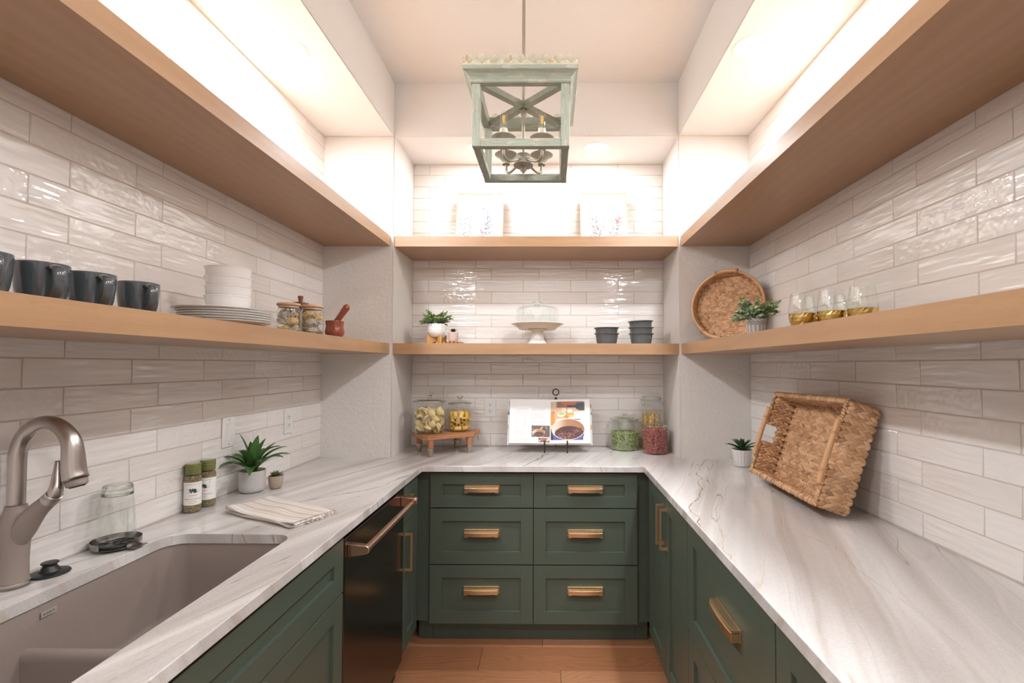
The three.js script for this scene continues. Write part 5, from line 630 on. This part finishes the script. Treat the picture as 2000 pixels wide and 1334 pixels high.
  const cov = canvasTex(512, 280, (x, w, h) => { x.fillStyle = '#e6e2de'; x.fillRect(0, 0, w, h); const R = rng(6), c = ['#a0262a', '#d8a83c', '#3c4a8c', '#b9b4ae', '#6a4a3a', '#c9c2bc']; for (let k = 0; k < 60; k++) { x.fillStyle = c[Math.floor(R() * c.length)]; x.fillRect(R() * w, R() * h, 10 + R() * 50, 8 + R() * 24); } });
  part('cover', [cbox(2 * Wp + 0.024, Hp + 0.012, 0.003, 0.0008, 0, Hp / 2, -0.002)], mat(0xffffff, 0.4, { map: (cov.wrapS = cov.wrapT = THREE.RepeatWrapping, cov.repeat.set(2, 3.6), cov) }), t);
  const pl = part('page_block', block(-1), edges, t), pr = part('page_block', block(1), edges, t); part('page', page(-1), mat(0xffffff, 0.45, { map: left }), pl, 'left page of recipe text with two small photos'); part('page', page(1), mat(0xffffff, 0.4, { map: right }), pr, 'right page filled by a photo of a blue stew pot');
  const s = thing('book_stand', 'black wire easel with a ring on top holding the open cookbook', 'book stand', [0.032, YC, 0]); const w = [];
  for (const dx of [-0.0655, 0.0655]) { w.push(tube([[dx, 0.003, 0.238], [dx, 0.012, 0.243], [dx, 0.03, 0.239], [dx, 0.045, 0.246], [dx, 0.06, 0.252], [dx, 0.075, 0.247]], 0.0042, 30, 8), tube([[dx, 0.034, 0.24], [dx, 0.044, 0.222], [dx, 0.05, 0.206], [dx * 0.9, 0.14, 0.17], [dx * 0.45, 0.26, 0.132], [0, 0.318, 0.113]], 0.003, 40, 8)); }
  part('wire_frame', [...w, tube([[-0.0655, 0.05, 0.206], [0.0655, 0.05, 0.206]], 0.003, 4, 8), tube([[0, 0.318, 0.113], [0, 0.2, 0.075], [0, 0.003, 0.03]], 0.003, 20, 8)], M.iron, s); part('ring', new THREE.TorusGeometry(0.0185, 0.0034, 10, 36).translate(0, 0.347, 0.108), M.iron, s); }

// ---------------------------------------------------------------- woven things
const lobe0 = (() => { const g = new THREE.LatheGeometry([[0, -0.5], [0.3, -0.33], [0.48, -0.05], [0.36, 0.26], [0.0, 0.5]].map((p) => V2(...p)), 7); g.rotateZ(-Math.PI / 2); return g; })();
const weaveM = new THREE.MeshPhysicalMaterial({ vertexColors: true, roughness: 0.6 }), weaveBack = mat(css(190, 146, 104), 0.85), rattan = mat(css(206, 158, 112), 0.45);
const tan = (R) => { const v = R(), c = css(lerp(176, 220, v), lerp(132, 178, v), lerp(94, 138, v)); if (R() > 0.965) c.multiplyScalar(0.65); return c; };
function lobe(R, L, W, T, x, y, z, ax, face) { const g = paint(lobe0.clone(), tan(R)); g.scale(L * rr(0.9, 1.15, R), W * rr(0.9, 1.1, R), T); g.rotateZ(ax + rr(-0.12, 0.12, R)); if (face) g.applyMatrix4(face); g.translate(x, y, z); return g; }
// a plait laid along local x from x0 to x1, then moved by the matrix m
function plait(R, x0, x1, L, W, T, m, skip) { const out = [], step = L * 0.44, n = Math.max(2, Math.round((x1 - x0) / step)); for (let k = 0; k < n; k++) for (const s of [-1, 1]) { const x = x0 + (k + 0.5 + s * 0.22) * (x1 - x0) / n; const room = Math.min(x - x0, x1 - x) * 2 + L * 0.12, l = Math.min(L, Math.max(L * 0.5, room)); out.push(lobe(R, l, W, T, clamp(x, x0 + l * 0.4, Math.max(x0 + l * 0.4, x1 - l * 0.4)), s * W * 0.36, rr(-0.001, 0.001, R), s * 0.4)); } const g = merge(out.length ? out : [lobe(R, L, W, T, (x0 + x1) / 2, 0, 0, 0)]); return m ? g.applyMatrix4(m) : g; }
const mtx = (x, y, z, rx = 0, ry = 0, rz = 0) => new THREE.Matrix4().compose(V3(x, y, z), new THREE.Quaternion().setFromEuler(new THREE.Euler(rx, ry, rz, 'YXZ')), V3(1, 1, 1));
{ const R = rng(301), t = thing('woven_basket', 'rectangular woven basket with bamboo handles leaning on the right wall', 'basket', [1.042, 1.108, 1.155]); t.rotation.order = 'YXZ'; t.rotation.set(-0.32, -1.614, 0.017);
  const a = 0.276, b = 0.178, c = 0.107, n = 13, p = 2 * b / n, L = 0.054, W = 0.0175, T = 0.017, hz = 0.052;
  part('backing', [span(-a, a, -b, b, -0.003, 0.003, 0.001), span(-a, a, b - 0.003, b + 0.002, 0, c, 0.001), span(-a, a, -b - 0.002, -b + 0.003, 0, c, 0.001), ...[-1, 1].flatMap((s) => [span(s * a - 0.0025, s * a + 0.0025, -b, b, 0, c - 0.056, 0.001), span(s * a - 0.0025, s * a + 0.0025, hz, b, c - 0.057, c, 0.001), span(s * a - 0.0025, s * a + 0.0025, -b, -hz, c - 0.057, c, 0.001)])], weaveBack, t);
  for (let k = 0; k < n; k++) { const y = -b + (k + 0.5) * p, far = Math.abs(y) < hz ? c - 0.052 : c - 0.006; part('braid', plait(R, -a + 0.006, a - 0.006, L, W, T, mtx(0, y, 0.0065)), weaveM, t);
    part('braid', [plait(R, 0.004, far, L, W, T, mtx(-a + 0.005, y, 0, 0, -Math.PI / 2, 0)), plait(R, 0.002, far, L, W, T, mtx(-a - 0.005, y, 0, 0, -Math.PI / 2, 0))], weaveM, t); part('braid', [plait(R, 0.004, far, L, W, T, mtx(a - 0.005, y, 0, 0, -Math.PI / 2, 0)), plait(R, -0.006, far + 0.003, L * 1.0, W * 1.12, T, mtx(a + 0.005, y, 0, 0, -Math.PI / 2, 0))], weaveM, t); }
  for (const s of [-1, 1]) for (let k = 0; k < 4; k++) { const z = 0.012 + k * 0.0265; part('braid', [plait(R, -a + 0.004, a - 0.004, L, W, T, mtx(0, s * (b - 0.004), z, -Math.PI / 2)), plait(R, -a - 0.004, a + 0.004, L, W, T, mtx(0, s * (b + 0.004), z, -Math.PI / 2))], weaveM, t); }
  const wrap = (x0, y0, x1, y1) => { const out = [], len = Math.hypot(x1 - x0, y1 - y0), m = Math.round(len / 0.0105), an = Math.atan2(y1 - y0, x1 - x0); for (let k = 0; k <= m; k++) { const q = k / m; out.push(lobe(R, 0.026, 0.0125, 0.0135, lerp(x0, x1, q), lerp(y0, y1, q), c - 0.001, an + 1.1)); } return merge(out); };
  part('rim', wrap(-a, b, a, b), weaveM, t); part('rim', wrap(-a, -b, a, -b), weaveM, t); for (const s of [-1, 1]) { part('rim', [wrap(s * a, hz, s * a, b), wrap(s * a, -b, s * a, -hz)], weaveM, t);
    const h = part('handle', [taperTube([[s * a, -0.112, c + 0.006], [s * a, -0.06, c + 0.0075], [s * a, 0, c + 0.008], [s * a, 0.06, c + 0.0075], [s * a, 0.112, c + 0.006]], () => 0.0095, 30, 18)], rattan, t); for (const y of [-0.066, 0.066]) { const r = []; for (let q = -1; q <= 1; q++) r.push(new THREE.TorusGeometry(0.0102, 0.0018, 6, 20).rotateX(Math.PI / 2).translate(s * a, y + q * 0.0034, c + 0.0075)); part('binding', r, rattan, h); } } }
{ const R = rng(404), r = 0.172, t = thing('round_tray', 'round woven tray with rattan handles standing in the corner of the right shelf', 'tray', [0.936, S1[1] + 0.186, 0.525]); t.rotation.order = 'YXZ'; t.rotation.set(-0.16, -0.604, 0.05);
  part('backing', [cyl(r, r, 0.004, 60).rotateX(Math.PI / 2), new THREE.CylinderGeometry(r + 0.006, r + 0.001, 0.05, 60, 1, true).rotateX(Math.PI / 2).translate(0, 0, 0.023)], mat(css(190, 146, 104), 0.85, { side: THREE.DoubleSide }), t);
  const p = 0.0212; for (let k = -7; k <= 7; k++) { const y = k * p, h = Math.sqrt(Math.max(0, (r - 0.006) ** 2 - y * y)); if (h > 0.02) part('braid', plait(R, -h, h, 0.029, 0.0155, 0.011, mtx(0, y, 0.0055)), weaveM, t); }
  for (let q = 0; q < 3; q++) { const out = [], n = 74; for (let k = 0; k < n; k++) { const a = k / n * 6.2832, rad = r + 0.0005 + q * 0.0018; for (const o of [-0.0025, 0.0035]) out.push(lobe(R, 0.027, 0.0145, 0.009, 0, 0, 0, o > 0 ? 0.5 : -0.5, mtx(Math.cos(a) * (rad + o), Math.sin(a) * (rad + o), 0.011 + q * 0.0155, 0, 0, a + Math.PI / 2).multiply(mtx(0, 0, 0, Math.PI / 2)))); } part('side_braid', out, weaveM, t); }
  const ring = (a0, a1, rad, tr0, z) => { const pts = []; for (let k = 0; k <= 24; k++) { const a = lerp(a0, a1, k / 24); pts.push([Math.cos(a) * rad, Math.sin(a) * rad, z]); } return taperTube(pts, () => tr0, 60, 12); };
  part('rim', [ring(0, 3.1416, r + 0.006, 0.0062, 0.05), ring(3.1416, 6.2832, r + 0.006, 0.0062, 0.05)], rattan, t);
  for (const a of [Math.PI / 2, -Math.PI / 2 - 0.5]) { const h = part('handle', ring(a - 0.3, a + 0.3, r + 0.009, 0.0098, 0.053), rattan, t); for (const s of [-1, 1]) { const o = []; for (let q = -1; q <= 1; q++) { const an = a + s * (0.28 + q * 0.024); o.push(new THREE.TorusGeometry(0.0128, 0.0022, 6, 20).rotateX(Math.PI / 2).applyMatrix4(mtx(Math.cos(an) * (r + 0.008), Math.sin(an) * (r + 0.008), 0.051, 0, 0, an))); } part('binding', o, rattan, h); } } }
{ const loops = canvasTex(512, 256, (x, w, h) => { x.fillStyle = '#a19d99'; x.fillRect(0, 0, w, h); const R = rng(8); for (let k = 0; k < 2500; k++) { x.fillStyle = R() > 0.5 ? 'rgba(255,255,255,0.12)' : 'rgba(60,50,50,0.1)'; x.fillRect(R() * w, R() * h, 3, 3); } x.strokeStyle = '#dedad6'; x.lineWidth = 5; for (const y of [66, 150]) { x.beginPath(); for (let k = 0; k <= 1000; k++) { const a = k / 1000 * 14 * 6.2832, px = k / 1000 * w + 13 * Math.sin(a) * 1.0, py = y + 26 * Math.cos(a); k ? x.lineTo(px, py) : x.moveTo(px, py); } x.stroke(); } x.fillStyle = '#dedad6'; for (let k = 0; k < 28; k++) { x.beginPath(); x.arc((k + 0.5) * w / 28, 210, 5, 0, 6.3); x.fill(); } });
  const t = thing('potted_plant', 'grey-green eucalyptus in a small grey pot with a looped pattern', 'potted plant', [0.855, YL, 1.035]); part('pot', lathe([[0, 0.0008], [0.033, 0.0008], [0.0345, 0.003], [0.0395, 0.07], [0.0395, 0.073], [0.0375, 0.073], [0.0365, 0.066], [0, 0.065]], 48), mat(0xffffff, 0.8, { map: loops }), t); part('soil', lathe([[0, 0.068], [0.0368, 0.0665]], 24), M.soil, t);
  const [lf, st] = sprays(rng(91), 42, 0.105, 0.026, 0.0088, (v, q) => css(lerp(104, 176, v * 0.6 + q * 0.4), lerp(130, 190, v * 0.6 + q * 0.4), lerp(112, 150, v) - 26 * (v > 0.8 ? 1 : 0))); tr(lf, 0, 0.068, 0); tr(st, 0, 0.064, 0); tag(part('foliage', lf, foliageM, t), null, null, null, 'stuff'); part('stems', st, stemM, t); }
{ const gold = mat(css(218, 190, 118), 0.2, { metalness: 1, flatShading: true }), R = rng(33);
  const cupG = shellOf([[0.0385, 0.049], [0.0408, 0.052], [0.0412, 0.058], [0.0402, 0.074], [0.0375, 0.095], [0.0342, 0.1185], [0.0338, 0.1195]], 0.0012, 56), rimG = new THREE.TorusGeometry(0.034, 0.0006, 6, 56).rotateX(Math.PI / 2).translate(0, 0.1195, 0);
  const rows = [[0, 0.0006], [0.019, 0.0006], [0.026, 0.005], [0.0335, 0.0145], [0.0385, 0.0265], [0.0408, 0.0395], [0.0412, 0.0525]], N = 20, pos = [], idx = []; rows.forEach(([r, y], j) => { for (let k = 0; k < N; k++) { const a = (k + (j & 1) * 0.5) / N * 6.2832, f = j > 1 && j < 6 ? rr(0.97, 1.0, R) : 1; pos.push(Math.cos(a) * r * f, y, Math.sin(a) * r * f); } }); for (let j = 0; j < rows.length - 1; j++) for (let k = 0; k < N; k++) { const a = j * N + k, b = j * N + (k + 1) % N; if (j & 1) idx.push(a, a + N, b, b, a + N, b + N); else idx.push(a, a + N, b, b, a + N, b + N); }
  let gg = new THREE.BufferGeometry(); gg.setAttribute('position', new THREE.Float32BufferAttribute(pos, 3)); gg.setIndex(idx); gg = gg.toNonIndexed(); gg.computeVertexNormals();
  const t = thing('stemless_glass', 'stemless glass with a gold faceted base, front row, nearest the eucalyptus', 'glass', [0.842, YL, 1.425], 0, 'gold-based glasses'); part('bowl', [cupG, rimG], M.glass, t); part('gold_base', gg, gold, t);
  copy(t, 'stemless_glass', 'stemless glass with a gold faceted base, middle of the front row', [0.898, YL, 1.497], 0.5); copy(t, 'stemless_glass', 'stemless glass with a gold faceted base, front row, farthest right', [0.95, YL, 1.571], 1.1); copy(t, 'stemless_glass', 'stemless glass with a gold faceted base, the left one of the back row', [0.925, YL, 1.352], 0.8); copy(t, 'stemless_glass', 'stemless glass with a gold faceted base, the right one of the back row', [1.012, YL, 1.388], 0.2); }
{ const t = thing('hobnail_vase', 'green hobnail glass vase cut off by the right edge of the picture', 'vase', [1.0, YL, 2.172]), prof = [[0, 0.001], [0.035, 0.001], [0.036, 0.004], [0.014, 0.012], [0.012, 0.03], [0.03, 0.042], [0.048, 0.05], [0.054, 0.062], [0.0565, 0.1], [0.0575, 0.15], [0.056, 0.182], [0.05, 0.194], [0.049, 0.2]];
  const gm = mat(css(110, 146, 104), 0.12, { transmission: 0.25, thickness: 0 }); part('body', lathe(prof, 48), gm, t); const k = [], s0 = new THREE.SphereGeometry(0.0048, 8, 6); for (let j = 0; j < 15; j++) for (let q = 0; q < 32; q++) { const y = 0.056 + j * 0.0092, a = (q + (j & 1) * 0.0) / 32 * 6.2832, r = y < 0.062 ? 0.051 : 0.0565; k.push(s0.clone().translate(Math.cos(a) * r, y, Math.sin(a) * r)); } tag(part('hobnails', k, gm, t), null, null, null, 'stuff'); }
scene.add(camera);
renderer.render(scene, camera);
